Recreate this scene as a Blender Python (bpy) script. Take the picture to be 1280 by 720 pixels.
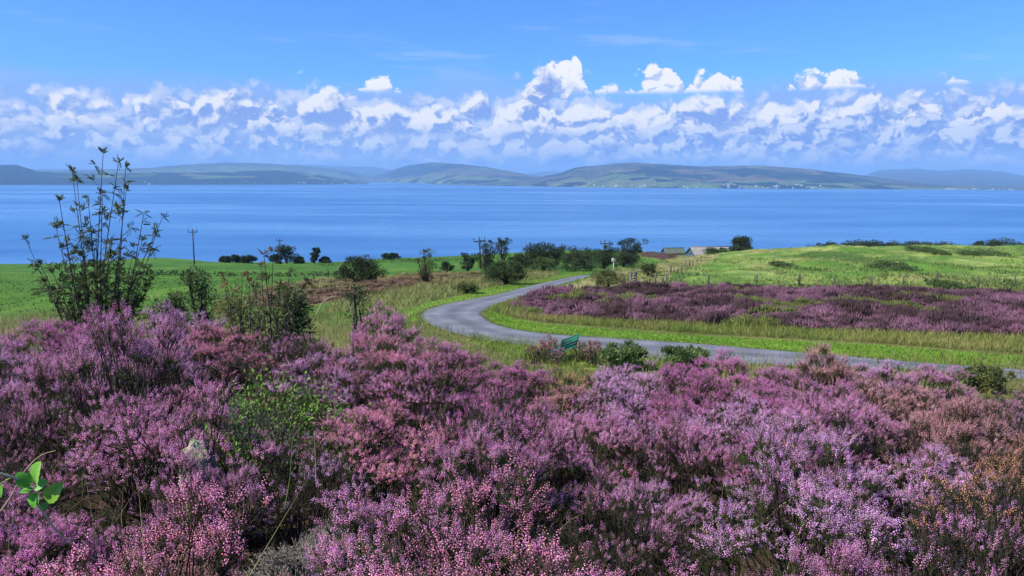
import bpy, math, random
import numpy as np
from mathutils import Matrix, Vector

for _o in list(bpy.data.objects):
    bpy.data.objects.remove(_o)
SC = bpy.context.scene
COL = SC.collection
R = math.radians
H = 100.0                      # eye height above the sea, metres

# ------------------------------------------------------------------ camera
FPX, CX, CY = 950.0, 640.0, 360.0          # focal length and centre in photo pixels
PITCH, ROLL = math.atan(137.5 / FPX), R(0.30)
FWD = np.array([0, math.cos(PITCH), -math.sin(PITCH)])
UP0 = np.array([0, math.sin(PITCH), math.cos(PITCH)])
RT = math.cos(ROLL) * np.array([1., 0, 0]) + math.sin(ROLL) * UP0
UP = np.cross(RT, FWD)
cam_d = bpy.data.cameras.new('camera')
cam = bpy.data.objects.new('camera', cam_d)
COL.objects.link(cam)
cam_d.sensor_width = 36
cam_d.lens = FPX / 1280 * 36
cam_d.clip_start, cam_d.clip_end = 0.05, 90000
cam.matrix_world = Matrix(((RT[0], UP[0], -FWD[0], 0), (RT[1], UP[1], -FWD[1], 0),
                           (RT[2], UP[2], -FWD[2], H), (0, 0, 0, 1)))
SC.camera = cam

# ------------------------------------------------------------------ exposure, sun
SC.view_settings.view_transform = 'Standard'
SC.view_settings.look = 'None'
SC.view_settings.gamma = 1
SC.view_settings.exposure = 0.75
SC.cycles.volume_bounces = 0
SC.cycles.max_bounces = 6
SC.cycles.diffuse_bounces = 2
SC.cycles.glossy_bounces = 2
SC.cycles.transparent_max_bounces = 4
SC.cycles.use_denoising = True
SUN_AZ, SUN_EL = R(-112), R(47)            # azimuth from the view direction, clockwise
sun_dir = np.array([math.sin(SUN_AZ) * math.cos(SUN_EL), math.cos(SUN_AZ) * math.cos(SUN_EL), math.sin(SUN_EL)])
sun_l = bpy.data.lights.new('sun', 'SUN')
sun_l.energy, sun_l.angle, sun_l.color = 5.0, R(0.5), (1.0, 0.955, 0.89)
sun = bpy.data.objects.new('sun', sun_l)
sun.rotation_euler = Vector(-sun_dir).to_track_quat('-Z', 'Y').to_euler()
sun.location = (0, 0, 300)
COL.objects.link(sun)


# ------------------------------------------------------------------ node helper
class NT:
    """small helper to write shader node trees as expressions"""
    def __init__(self, tree):
        self.t = tree
        tree.nodes.clear()

    def new(self, kind, **kw):
        n = self.t.nodes.new(kind)
        for k, v in kw.items():
            setattr(n, k, v)
        return n

    def link(self, sock, v):
        if isinstance(v, bpy.types.NodeSocket):
            self.t.links.new(v, sock)
        elif v is not None:
            if hasattr(sock.default_value, '__len__') and not hasattr(v, '__len__'):
                v = (v, v, v)[:len(sock.default_value)]
            if hasattr(v, '__len__') and len(sock.default_value) == 4 and len(v) == 3:
                v = (*v, 1)
            sock.default_value = v

    def m(self, op, a, b=None, c=None, clamp=False):
        n = self.new('ShaderNodeMath', operation=op, use_clamp=clamp)
        for s, v in zip(n.inputs, (a, b, c)):
            self.link(s, v)
        return n.outputs[0]

    def vec(self, x, y, z=0.0):
        n = self.new('ShaderNodeCombineXYZ')
        for s, v in zip(n.inputs, (x, y, z)):
            self.link(s, v)
        return n.outputs[0]

    def vm(self, op, a, b=None, scale=None):
        n = self.new('ShaderNodeVectorMath', operation=op)
        self.link(n.inputs[0], a)
        if b is not None:
            self.link(n.inputs[1], b)
        if scale is not None:
            self.link(n.inputs['Scale'], scale)
        return n.outputs[0]

    def mix(self, f, a, b, mode='MIX'):
        n = self.new('ShaderNodeMix', data_type='RGBA', blend_type=mode)
        self.link(n.inputs[0], f)
        self.link(n.inputs[6], a)
        self.link(n.inputs[7], b)
        return n.outputs[2]

    def step(self, x, lo, hi):
        n = self.new('ShaderNodeMapRange', interpolation_type='SMOOTHSTEP')
        for s, v in zip(n.inputs, (x, lo, hi, 0.0, 1.0)):
            self.link(s, v)
        return n.outputs[0]

    def noise(self, vec, scale, detail=3, rough=0.55, out='Fac', dist=0.0, dim='3D'):
        n = self.new('ShaderNodeTexNoise', noise_dimensions=dim)
        self.link(n.inputs['Vector'], vec)
        for k, v in (('Scale', scale), ('Detail', detail), ('Roughness', rough), ('Distortion', dist)):
            self.link(n.inputs[k], v)
        return n.outputs[out]

    def vor(self, vec, scale, detail=0, rough=0.5, feature='F1', smooth=0.4, out='Distance', lac=2.0, dim='3D'):
        n = self.new('ShaderNodeTexVoronoi', feature=feature, voronoi_dimensions=dim)
        self.link(n.inputs['Vector'], vec)
        self.link(n.inputs['Scale'], scale)
        if 'Detail' in n.inputs:
            n.inputs['Detail'].default_value = detail
            n.inputs['Roughness'].default_value = rough
            n.inputs['Lacunarity'].default_value = lac
        if feature == 'SMOOTH_F1':
            n.inputs['Smoothness'].default_value = smooth
        return n.outputs[out]

    def curve(self, x, pts, lo, hi):
        """piecewise smooth function of x, given as (x, y) pairs with y in 0..1"""
        n = self.new('ShaderNodeFloatCurve')
        self.link(n.inputs['Value'], self.m('DIVIDE', self.m('SUBTRACT', x, lo), hi - lo, clamp=True))
        c = n.mapping.curves[0]
        pts = [((a - lo) / (hi - lo), b) for a, b in pts]
        while len(c.points) < len(pts):
            c.points.new(0.5, 0.5)
        for p, q in zip(c.points, pts):
            p.location = q
            p.handle_type = 'AUTO'
        n.mapping.update()
        return n.outputs[0]


# ------------------------------------------------------------------ sky with a bank of cumulus
def px_az(x):
    return math.atan((x - CX) / FPX)

def px_el(y):
    return math.atan((222.5 - y) / FPX)

world = bpy.data.worlds.new('World')
SC.world = world
world.use_nodes = True
W = NT(world.node_tree)
sky = W.new('ShaderNodeTexSky', sky_type='NISHITA', sun_disc=False)
sky.sun_elevation, sky.sun_rotation = SUN_EL, SUN_AZ
sky.altitude, sky.air_density, sky.dust_density, sky.ozone_density = 100, 1.0, 0.3, 3.0
tc = W.new('ShaderNodeTexCoord').outputs['Generated']
sep = W.new('ShaderNodeSeparateXYZ')
W.link(sep.inputs[0], tc)
vx, vy, vz = sep.outputs
az = W.m('ARCTAN2', vx, vy)
el = W.m('ARCSINE', vz)
blue = W.mix(1.0, sky.outputs[0], (0.55, 1.02, 1.80), 'MULTIPLY')

def billow(p, scale, detail=4, rough=0.5):
    """cauliflower field, about 0..1, bulges high"""
    d = W.vor(p, scale, detail, rough, 'F1', lac=2.2, dim='2D')
    return W.m('SUBTRACT', 1.0, W.m('MULTIPLY', d, d))

# slow warp so the cells are not regular
P0 = W.vec(az, W.m('MULTIPLY', el, 1.2), 0.0)
nz = W.noise(P0, 22.0, 3, 0.5, 'Color', dim='2D')
P = W.vm('ADD', P0, W.vm('SCALE', W.vm('SUBTRACT', nz, (0.5, 0.5, 0.5)), scale=0.022))
LX, LY = -0.0050, 0.0105        # towards the sun, as seen across the cloud faces
Pl = W.vm('ADD', P, (LX, LY, 0.0))
FIELD = {}
for key, sc_, dt in (('big', 15.0, 4), ('small', 30.0, 3)):
    b_ = billow(P, sc_, dt)
    FIELD[key] = (b_, W.m('SUBTRACT', b_, billow(Pl, sc_, dt)))

GREY = W.m('MULTIPLY_ADD', W.noise(P0, 7.0, 3, 0.55, dim='2D'), 1.9, -1.02)      # some towers stand in the shade of others

def top_curve(rows):
    E0, E1 = -0.03, 0.2
    pts = [(px_az(x), (px_el(y) - E0) / (E1 - E0)) for x, y in rows]
    c = W.curve(az, pts, -0.8, 0.8)
    return W.m('MULTIPLY_ADD', c, E1 - E0, E0)

def cloud_layer(under, rows, key, amp, base_el, lit, dark, edge, gain, body=0.45, fade=0.02, dens=1.0, thr=0.72, grey=0.8):
    b, sl = FIELD[key]
    hgt = W.m('SUBTRACT', top_curve(rows), el)                       # depth under the envelope
    dn = W.m('ADD', hgt, W.m('MULTIPLY', W.m('SUBTRACT', b, thr), amp))
    mask = W.step(dn, 0.0, edge)
    mask = W.m('MULTIPLY', mask, W.step(el, base_el - fade, base_el + fade))
    if dens != 1.0:
        mask = W.m('MULTIPLY', mask, dens)
    # bulges turned to the sun are bright, the others grey
    up = W.m('MULTIPLY', W.m('SUBTRACT', 1.0, W.step(dn, 0.0, 0.05)), 0.55)
    l = W.m('ADD', W.m('ADD', W.m('MULTIPLY_ADD', sl, gain * 0.85, body), W.m('MULTIPLY', GREY, grey)), up, clamp=True)
    return W.mix(mask, under, W.mix(l, dark, lit))

K = 9.15                       # sky radiance units per picture unit
def rgb(r, g, b, k=K):
    f = lambda c: ((c / 255 + 0.055) / 1.055) ** 2.4 if c > 10 else c / 255 / 12.92
    return (f(r) * k, f(g) * k, f(b) * k)

sk = blue
# thin high streaks
Pst = W.vec(W.m('MULTIPLY', az, 3.0), W.m('MULTIPLY', el, 26.0), 4.0)
st = W.noise(Pst, 1.3, 5, 0.6, dim='2D')
stm = W.m('MULTIPLY', W.step(st, 0.56, 0.80), W.m('MULTIPLY', W.step(el, 0.07, 0.10), W.m('SUBTRACT', 1.0, W.step(el, 0.13, 0.24))))
sk = W.mix(W.m('MULTIPLY', stm, 0.55), sk, rgb(190, 214, 252))
# pale veil behind the bank
Pv = W.vec(W.m('MULTIPLY', az, 2.2), W.m('MULTIPLY', el, 12.0), 9.0)
vn = W.noise(Pv, 1.6, 5, 0.6, dim='2D')
vtop = W.m('MULTIPLY_ADD', vn, 0.075, 0.085)
vm_ = W.m('SUBTRACT', 1.0, W.step(W.m('SUBTRACT', el, vtop), -0.035, 0.012))
sk = W.mix(W.m('MULTIPLY', vm_, 0.85), sk, rgb(150, 184, 246))
# bright far tops
sk = cloud_layer(sk, [(-200, 140), (100, 150), (420, 140), (440, 120), (456, 106), (480, 100), (512, 112), (530, 135), (600, 150), (660, 100),
                      (682, 80), (704, 70), (722, 82), (742, 112), (764, 108), (790, 94), (822, 84), (850, 97), (882, 93), (915, 102), (930, 122), (962, 122),
                      (985, 100), (1020, 97), (1080, 109), (1100, 118), (1130, 112), (1195, 115), (1215, 140), (1500, 140)],
                 'small', 0.016, px_el(120), rgb(255, 255, 255), rgb(190, 208, 247), 0.005, 3.0, 0.85, 0.004, grey=0.0)
# soft continuous body of the bank
sk = cloud_layer(sk, [(-200, 128), (0, 128), (90, 122), (170, 116), (250, 116), (330, 110), (395, 106), (440, 112), (545, 114), (640, 108), (680, 98), (725, 104), (760, 114), (860, 118), (1100, 116), (1280, 118), (1500, 120)],
                 'small', 0.030, px_el(196), rgb(214, 226, 253), rgb(150, 181, 241), 0.022, 2.2, 0.36, 0.016, 0.85, thr=0.66)
# the bank itself
sk = cloud_layer(sk, [(-200, 130), (0, 134), (90, 128), (170, 122), (250, 120), (330, 110), (395, 102), (440, 114), (500, 118), (545, 114), (600, 116),
                      (640, 106), (680, 88), (725, 100), (760, 112), (860, 117), (940, 117), (1100, 115), (1280, 118), (1500, 120)],
                 'big', 0.045, px_el(168), rgb(250, 251, 255), rgb(140, 171, 238), 0.018, 3.8, 0.24, 0.016, thr=0.60)
# lower, greyer rows in front
sk = cloud_layer(sk, [(-200, 160), (60, 156), (200, 166), (420, 160), (560, 162), (700, 150), (830, 140), (1000, 132), (1150, 128), (1280, 136), (1500, 150)],
                 'small', 0.06, px_el(190), rgb(222, 233, 254), rgb(126, 162, 236), 0.018, 3.0, 0.22, 0.010, 0.92, thr=0.66)
sk = cloud_layer(sk, [(-200, 186), (200, 184), (500, 182), (700, 178), (900, 172), (1280, 172), (1500, 170)],
                 'big', 0.05, px_el(206), rgb(204, 220, 253), rgb(118, 158, 238), 0.016, 2.8, 0.22, 0.012, 0.92, thr=0.64)
bg = W.new('ShaderNodeBackground')
W.link(bg.inputs[0], sk)
bg.inputs[1].default_value = 0.065
world.cycles.sampling_method = 'MANUAL'
world.cycles.sample_map_resolution = 512
wo = W.new('ShaderNodeOutputWorld')
W.t.links.new(bg.outputs[0], wo.inputs[0])

# ------------------------------------------------------------------ helpers
rng = np.random.default_rng(11)

def ray(x, y):
    """photo pixel(s) -> (s, t): sideways and downward slope per metre of depth"""
    x, y = np.asarray(x, float), np.asarray(y, float)
    a, b = (x - CX) / FPX, (CY - y) / FPX
    dx = FWD[0] + a * RT[0] + b * UP[0]
    dy = FWD[1] + a * RT[1] + b * UP[1]
    dz = FWD[2] + a * RT[2] + b * UP[2]
    return dx / dy, -dz / dy

def at(x, y, depth):
    s, t = ray(x, y)
    return np.stack(np.broadcast_arrays(s * depth, depth, H - t * depth), -1)

def to_px(p):
    p = np.asarray(p, float) - np.array([0, 0, H])
    d = p @ FWD
    return CX + FPX * (p @ RT) / d, CY - FPX * (p @ UP) / d

def _hash(ix, iy, seed):
    h = (ix.astype(np.int64) * 374761393 + iy.astype(np.int64) * 668265263 + seed * 982451653) & 0xFFFFFFFF
    h = ((h ^ (h >> 13)) * 1274126177) & 0xFFFFFFFF
    return ((h ^ (h >> 16)) & 0xFFFF) / 65535.0

def vnoise(x, y, seed=0, octaves=4, gain=0.5):
    """value noise, about -1..1"""
    x, y = np.broadcast_arrays(np.asarray(x, float), np.asarray(y, float))
    out, amp, tot = np.zeros(x.shape), 1.0, 0.0
    for o in range(octaves):
        ix, iy = np.floor(x), np.floor(y)
        fx, fy = x - ix, y - iy
        fx, fy = fx * fx * (3 - 2 * fx), fy * fy * (3 - 2 * fy)
        a, b = _hash(ix, iy, seed + o), _hash(ix + 1, iy, seed + o)
        c, d = _hash(ix, iy + 1, seed + o), _hash(ix + 1, iy + 1, seed + o)
        out += amp * ((a + (b - a) * fx) * (1 - fy) + (c + (d - c) * fx) * fy - 0.5) * 2
        tot += amp
        x, y, amp = x * 2.03 + 17.1, y * 2.03 + 5.7, amp * gain
    return out / tot

def sstep(x, a, b):
    k = np.clip((x - a) / (b - a), 0, 1)
    return k * k * (3 - 2 * k)

def build_mesh(name, V, F, mat, C=None, smooth=False):
    """one mesh from vertices, tri/quad index array(s) and per-vertex colours"""
    V = np.ascontiguousarray(V, np.float32)
    Fs = F if isinstance(F, (list, tuple)) else [F]
    Fs = [np.asarray(f, np.int32) for f in Fs if len(f)]
    me = bpy.data.meshes.new(name)
    n_loop = sum(f.size for f in Fs)
    n_poly = sum(len(f) for f in Fs)
    me.vertices.add(len(V))
    me.vertices.foreach_set('co', V.ravel())
    me.loops.add(n_loop)
    me.loops.foreach_set('vertex_index', np.concatenate([f.ravel() for f in Fs]))
    me.polygons.add(n_poly)
    tot = np.concatenate([np.full(len(f), f.shape[1], np.int32) for f in Fs])
    me.polygons.foreach_set('loop_start', (np.cumsum(tot) - tot).astype(np.int32))
    if smooth:
        me.polygons.foreach_set('use_smooth', np.ones(n_poly, bool))
    me.update(calc_edges=True)
    if C is not None:
        at_ = me.attributes.new('tint', 'FLOAT_COLOR', 'POINT')
        C = np.asarray(C, np.float32)
        if C.ndim == 1:
            C = np.tile(C, (len(V), 1))
        at_.data.foreach_set('color', np.concatenate([C[:, :3], np.ones((len(V), 1), np.float32)], 1).ravel())
    me.materials.append(mat)
    return me

def obj(name, me, parent=None, loc=None):
    o = bpy.data.objects.new(name, me)
    COL.objects.link(o)
    if parent is not None:
        o.parent = parent
    if loc is not None:
        o.location = loc
    return o

def tag(o, label=None, cat=None, group=None, kind=None):
    for k, v in (('label', label), ('category', cat), ('group', group), ('kind', kind)):
        if v:
            o[k] = v
    return o

def thing(name, label, cat, loc=(0, 0, 0), rz=0.0, group=None):
    o = bpy.data.objects.new(name, None)
    o.empty_display_size = 0.1
    COL.objects.link(o)
    o.location = loc
    o.rotation_euler = (0, 0, rz)
    return tag(o, label, cat, group)

def copy_tree(o, parent=None):
    c = o.copy()
    COL.objects.link(c)
    c.parent = parent
    for ch in o.children:
        copy_tree(ch, c)
    return c

class MB:
    """collects shapes into one mesh"""
    def __init__(self):
        self.v, self.f3, self.f4, self.c, self.n = [], [], [], [], 0

    def add(self, V, F, col=(1, 1, 1)):
        V = np.asarray(V, float)
        F = np.asarray(F, int)
        (self.f3 if F.shape[1] == 3 else self.f4).append(F + self.n)
        self.v.append(V)
        col = np.asarray(col, float)
        self.c.append(np.tile(col, (len(V), 1)) if col.ndim == 1 else col)
        self.n += len(V)
        return self

    def box(self, lo, hi, col=(1, 1, 1), M=None, bev=0.0):
        lo, hi = np.array(lo, float), np.array(hi, float)
        c, h = (lo + hi) / 2, (hi - lo) / 2
        if bev > 0:
            V, k = [], []
            b = np.minimum(bev, h * 0.49)
            V = np.array([[sx * (h[0] - (ax != 0) * b[0]), sy * (h[1] - (ax != 1) * b[1]), sz * (h[2] - (ax != 2) * b[2])]
                          for ax in range(3) for sx in (-1, 1) for sy in (-1, 1) for sz in (-1, 1)]) + c
            ix = lambda ax, sx, sy, sz: ax * 8 + (sx > 0) * 4 + (sy > 0) * 2 + (sz > 0)
            q, tr = [], []
            for s in (-1, 1):
                o4 = [(-1, -1), (1, -1), (1, 1), (-1, 1)]
                q.append([ix(0, s, a, b_) for a, b_ in o4][::s])
                q.append([ix(1, a, s, b_) for a, b_ in o4][::-s])
                q.append([ix(2, a, b_, s) for a, b_ in o4][::s])
            for s in (-1, 1):
                for r_ in (-1, 1):
                    q.append([ix(0, s, r_, -1), ix(1, s, r_, -1), ix(1, s, r_, 1), ix(0, s, r_, 1)])
                    q.append([ix(0, s, -1, r_), ix(2, s, -1, r_), ix(2, s, 1, r_), ix(0, s, 1, r_)])
                    q.append([ix(1, -1, s, r_), ix(2, -1, s, r_), ix(2, 1, s, r_), ix(1, 1, s, r_)])
                    for u in (-1, 1):
                        tr.append([ix(0, s, r_, u), ix(1, s, r_, u), ix(2, s, r_, u)])
            if M is not None:
                V = V @ np.array(M)[:3, :3].T + np.array(M)[:3, 3]
            n = self.n
            self.add(V, q, col)
            self.f3.append(np.array(tr) + n)
            return self
        V = np.array([[x, y, z] for x in (lo[0], hi[0]) for y in (lo[1], hi[1]) for z in (lo[2], hi[2])])
        if M is not None:
            V = V @ np.array(M)[:3, :3].T + np.array(M)[:3, 3]
        return self.add(V, [[0, 1, 3, 2], [4, 6, 7, 5], [0, 4, 5, 1], [2, 3, 7, 6], [0, 2, 6, 4], [1, 5, 7, 3]], col)

    def tube(self, pts, rad, n=6, col=(1, 1, 1), cap=True):
        V, F, F3 = tube(pts, rad, n)
        k = self.n
        self.add(V, F, col)
        if cap:
            m = len(V) // n - 1
            for i in range(1, n - 1):
                self.f3.append(np.array([[k, k + i + 1, k + i], [k + m * n, k + m * n + i, k + m * n + i + 1]]))
        return self

    def mesh(self, name, mat, smooth=False):
        return build_mesh(name, np.concatenate(self.v), [np.concatenate(x) for x in (self.f3, self.f4) if x], mat,
                          np.concatenate(self.c), smooth)

def tube(pts, rad, n=6):
    pts = np.asarray(pts, float)
    rad = np.broadcast_to(np.asarray(rad, float), (len(pts),))
    T = np.gradient(pts, axis=0)
    T /= np.linalg.norm(T, axis=1, keepdims=True) + 1e-9
    ref = np.array([0, 0, 1.0]) if abs(T[:, 2]).mean() < 0.9 else np.array([1.0, 0, 0])
    A = np.cross(T, ref)
    A /= np.linalg.norm(A, axis=1, keepdims=True) + 1e-9
    B = np.cross(T, A)
    th = np.arange(n) / n * 2 * math.pi
    V = pts[:, None] + rad[:, None, None] * (np.cos(th)[None, :, None] * A[:, None] + np.sin(th)[None, :, None] * B[:, None])
    i = np.arange(len(pts) - 1)[:, None] * n
    j = np.arange(n)[None]
    F = np.stack([i + j, i + (j + 1) % n, i + n + (j + 1) % n, i + n + j], -1).reshape(-1, 4)
    return V.reshape(-1, 3), F, None

def bez(p, n=8):
    """smooth curve through points (Catmull-Rom)"""
    p = np.asarray(p, float)
    q = np.concatenate([[2 * p[0] - p[1]], p, [2 * p[-1] - p[-2]]])
    out = []
    for i in range(1, len(q) - 2):
        for k in np.arange(n) / n:
            a, b, c, d = q[i - 1:i + 3]
            out.append(0.5 * (2 * b + (c - a) * k + (2 * a - 5 * b + 4 * c - d) * k ** 2 + (3 * b - a - 3 * c + d) * k ** 3))
    out.append(p[-1])
    return np.array(out)

def frames(D, roll):
    """rotation matrices (N,3,3) whose third column is D"""
    D = D / (np.linalg.norm(D, axis=1, keepdims=True) + 1e-9)
    ref = np.where(np.abs(D[:, 2:3]) < 0.95, [[0., 0, 1]], [[1., 0, 0]])
    A = np.cross(ref, D)
    A /= np.linalg.norm(A, axis=1, keepdims=True)
    B = np.cross(D, A)
    c, s = np.cos(roll)[:, None], np.sin(roll)[:, None]
    return np.stack([A * c + B * s, B * c - A * s, D], -1)

def scatter(tV, tF, pos, rot, scale, tC=None, C=None):
    """copies of a template at pos with rotation matrices and scales, as flat arrays"""
    N, n = len(pos), len(tV)
    sc = np.asarray(scale, float)
    if sc.ndim == 1:
        sc = sc[:, None]
    V = np.einsum('nij,nkj->nki', rot, tV[None] * sc[:, None, :]) + pos[:, None]
    F = (tF[None] + (np.arange(N) * n)[:, None, None]).reshape(-1, tF.shape[1])
    col = None
    if C is not None:
        col = np.repeat(np.asarray(C)[:, None, :], n, 1)
        if tC is not None:
            col = col * tC[None]
        col = col.reshape(-1, 3)
    return V.reshape(-1, 3), F, col

def join(parts):
    V, F, C, n = [], [], [], 0
    for v, f, c in parts:
        V.append(v); F.append(f + n); C.append(c)
        n += len(v)
    return np.concatenate(V), np.concatenate(F), np.concatenate(C)

# ------------------------------------------------------------------ materials
def material(name, build):
    m = bpy.data.materials.new(name)
    m.use_nodes = True
    T = NT(m.node_tree)
    out = T.new('ShaderNodeOutputMaterial')
    s = build(T)
    m.node_tree.links.new(s, out.inputs[0])
    return m

def principled(T, col, rough=0.8, spec=0.3, normal=None, **kw):
    p = T.new('ShaderNodeBsdfPrincipled')
    T.link(p.inputs['Base Color'], col)
    T.link(p.inputs['Roughness'], rough)
    T.link(p.inputs['Specular IOR Level'], spec)
    if normal is not None:
        T.link(p.inputs['Normal'], normal)
    for k, v in kw.items():
        T.link(p.inputs[k.replace('_', ' ')], v)
    return p.outputs[0]

def tint_node(T):
    n = T.new('ShaderNodeAttribute')
    n.attribute_name = 'tint'
    return n.outputs['Color']

def m_leaf(trans=0.35, rough=0.55, spec=0.25, objcol=False):
    def b(T):
        c = tint_node(T)
        if objcol:
            oi = T.new('ShaderNodeObjectInfo')
            c = T.mix(1.0, c, oi.outputs['Color'], 'MULTIPLY')
        p = principled(T, c, rough, spec)
        if trans <= 0:
            return p
        t = T.new('ShaderNodeBsdfTranslucent')
        T.link(t.inputs[0], c)
        mx = T.new('ShaderNodeMixShader')
        mx.inputs[0].default_value = trans
        T.t.links.new(p, mx.inputs[1])
        T.t.links.new(t.outputs[0], mx.inputs[2])
        return mx.outputs[0]
    return b

M_LEAF = material('leaf', m_leaf())
M_PETAL = material('heather_petal', m_leaf(0.3, 0.6, 0.2, True))
M_SPRIG = material('heather_sprig', m_leaf(0.15, 0.7, 0.15, True))
M_TUFT = material('heather_tuft', m_leaf(0.25, 0.7, 0.15))
M_GRASS = material('grass_blade', m_leaf(0.35, 0.6, 0.2))

def _bark(T):
    c = tint_node(T)
    tcn = T.new('ShaderNodeTexCoord').outputs['Object']
    n = T.noise(tcn, 30.0, 4, 0.6)
    return principled(T, T.mix(T.step(n, 0.3, 0.75), T.mix(1.0, c, (0.6, 0.6, 0.6), 'MULTIPLY'), c), 0.85, 0.2)
M_BARK = material('bark', _bark)

def bump(T, h, strength=0.3, dist=0.05):
    n = T.new('ShaderNodeBump')
    n.inputs['Strength'].default_value = strength
    n.inputs['Distance'].default_value = dist
    T.link(n.inputs['Height'], h)
    return n.outputs[0]

def _wood(T):
    c = tint_node(T)
    tcn = T.new('ShaderNodeTexCoord').outputs['Object']
    n = T.noise(T.vm('MULTIPLY', tcn, (30, 30, 3)), 1.0, 5, 0.65)
    return principled(T, T.mix(n, T.mix(1.0, c, (0.55, 0.55, 0.55), 'MULTIPLY'), c), 0.85, 0.2, bump(T, n, 0.4, 0.01))
M_WOOD = material('weathered_wood', _wood)

def _paint(T):
    c = tint_node(T)
    tcn = T.new('ShaderNodeTexCoord').outputs['Object']
    n = T.noise(tcn, 14.0, 5, 0.65)
    return principled(T, T.mix(T.step(n, 0.45, 0.75), c, T.mix(1.0, c, (0.62, 0.66, 0.62), 'MULTIPLY')), 0.45, 0.4, bump(T, n, 0.15, 0.01))
M_PAINT = material('painted_surface', _paint)

# ------------------------------------------------------------------ the land
def st_curve(rows):
    s, t = ray([r[0] for r in rows], [r[1] for r in rows])
    k = np.argsort(s)
    return s[k], t[k]

# silhouettes in the photograph: the near heather's rim and the edge of the fields against the sea
RIM_S, RIM_T = st_curve([(-200, 424), (0, 418), (60, 404), (110, 392), (200, 390), (300, 397), (400, 394), (500, 396), (550, 405), (600, 422), (640, 435), (700, 455),
                         (760, 459), (820, 455), (900, 452), (960, 446), (1010, 425), (1060, 434), (1110, 450), (1170, 456), (1230, 480), (1280, 490), (1450, 500)])
EDGE_S, EDGE_T = st_curve([(-300, 330), (0, 329), (100, 328), (150, 324), (190, 322.5), (225, 324), (265, 328), (330, 329), (420, 327), (480, 323), (560, 320), (640, 316),
                           (700, 313), (780, 313), (830, 316), (860, 321), (890, 319), (930, 315), (980, 312), (1060, 309), (1120, 308.5), (1200, 309), (1280, 309.5), (1500, 312)])
_ed_y = np.interp(EDGE_S, [-1, 0.05, 0.2, 0.3, 1], [255, 245, 215, 175, 170])

GY = np.array([-10, 0, 1, 6, 8.5, 11, 15, 20, 25, 30, 50, 70.])
GD = np.array([1.45, 1.55, 1.6, 0, 2.95, 3.9, 5.1, 6.1, 6.65, 7.0, 8.0, 9.0])

def drop(X, Y):
    """metres below the eye of the ground at (X, Y)"""
    X, Y = np.broadcast_arrays(np.asarray(X, float), np.asarray(Y, float))
    s = X / np.maximum(Y, 4.0)
    d6 = np.interp(s, RIM_S, RIM_T) * 6.2 + 0.64
    near = np.interp(Y, [-10, 0, 1], [1.5, 1.58, 1.6])
    d = np.where(Y < 1, near, 0)
    k = sstep(Y, 1, 6.2)
    d = np.where((Y >= 1) & (Y < 6.2), 1.6 + (d6 - 1.6) * k, d)
    mid_y = np.array([8.2, 11, 15, 20, 25, 30, 50, 70.])
    mid_d = np.array([2.75, 3.9, 5.2, 6.15, 6.65, 7.0, 8.0, 9.0])
    md = np.interp(Y, mid_y, mid_d)
    k = sstep(Y, 6.0, 9.0)
    d = np.where((Y >= 6.2), d6 * (1 - k) + md * k + 0 * Y, d)
    # far fields: slope to the edge, then down to the shore
    tc, yc = np.interp(s, EDGE_S, EDGE_T), np.interp(s, EDGE_S, _ed_y)
    yb = 56.0
    tb = (7.0 + 0.05 * (yb - 30)) / yb
    q = np.clip(np.log(np.maximum(Y, yb) / yb) / np.log(yc / yb), 0, 1)
    far = Y * (tb + (tc - tb) * q ** 0.8)
    over = np.maximum(Y - yc, 0)
    far = far + over * 0.035 + np.maximum(over - 150, 0) * 0.13
    d = np.where(Y > yb, far, d)
    # relief
    d = d - vnoise(X * 0.9, Y * 0.9, 3, 3) * 0.06 * sstep(Y, 0.5, 3) * (1 - sstep(Y, 14, 24))
    rough = sstep(X / np.maximum(Y, 1), 0.13, 0.2) * sstep(Y, 58, 72)
    d = d - vnoise(X * 0.11, Y * 0.06, 21, 4) * 1.3 * rough
    d = d - vnoise(X * 0.035, Y * 0.02, 31, 3) * 0.5 * sstep(Y, 70, 110)
    return np.minimum(d, H + 3)

def ground(X, Y):
    return H - drop(X, Y)

def hit(x, y, far=900.0):
    """where the ray through a photo pixel meets the ground"""
    s, t = ray(x, y)
    ys = np.exp(np.linspace(math.log(9.0), math.log(far), 4000))
    below = t * ys - drop(s * ys, ys)
    k = np.argmax(below >= 0) if (below >= 0).any() else len(ys) - 1
    Y = ys[k]
    return np.array([s * Y, Y, H - drop(s * Y, Y)])

def inside(X, Y, poly):
    poly = np.asarray(poly, float)
    r = np.zeros(X.shape, bool)
    j = len(poly) - 1
    for i in range(len(poly)):
        (xi, yi), (xj, yj) = poly[i], poly[j]
        c = ((yi > Y) != (yj > Y)) & (X < (xj - xi) * (Y - yi) / (yj - yi + 1e-12) + xi)
        r ^= c
        j = i
    return r

def flat(rows):
    """photo outline -> outline on the ground plane of the moor"""
    return np.array([hit(x, y)[:2] for x, y in rows])

# road edges, traced on the ground
OUTER = [(1330, 480), (1200, 468), (1080, 461), (960, 457), (860, 452), (760, 443), (690, 436), (640, 431), (600, 425), (556, 414), (530, 402), (525, 393),
         (538, 385.5), (570, 378), (610, 371), (645, 362.5), (680, 354), (705, 348.5), (722, 345)]
INNER = [(1330, 466), (1200, 458), (1080, 448), (960, 438), (860, 429.5), (760, 423), (690, 418.5), (650, 413.5), (622, 407), (609, 400), (603, 394), (606, 389),
         (618, 382.5), (640, 375.5), (665, 367), (690, 359.5), (712, 353), (730, 348), (742, 345)]
ro, ri = bez(flat(OUTER), 10), bez(flat(INNER), 10)

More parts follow.
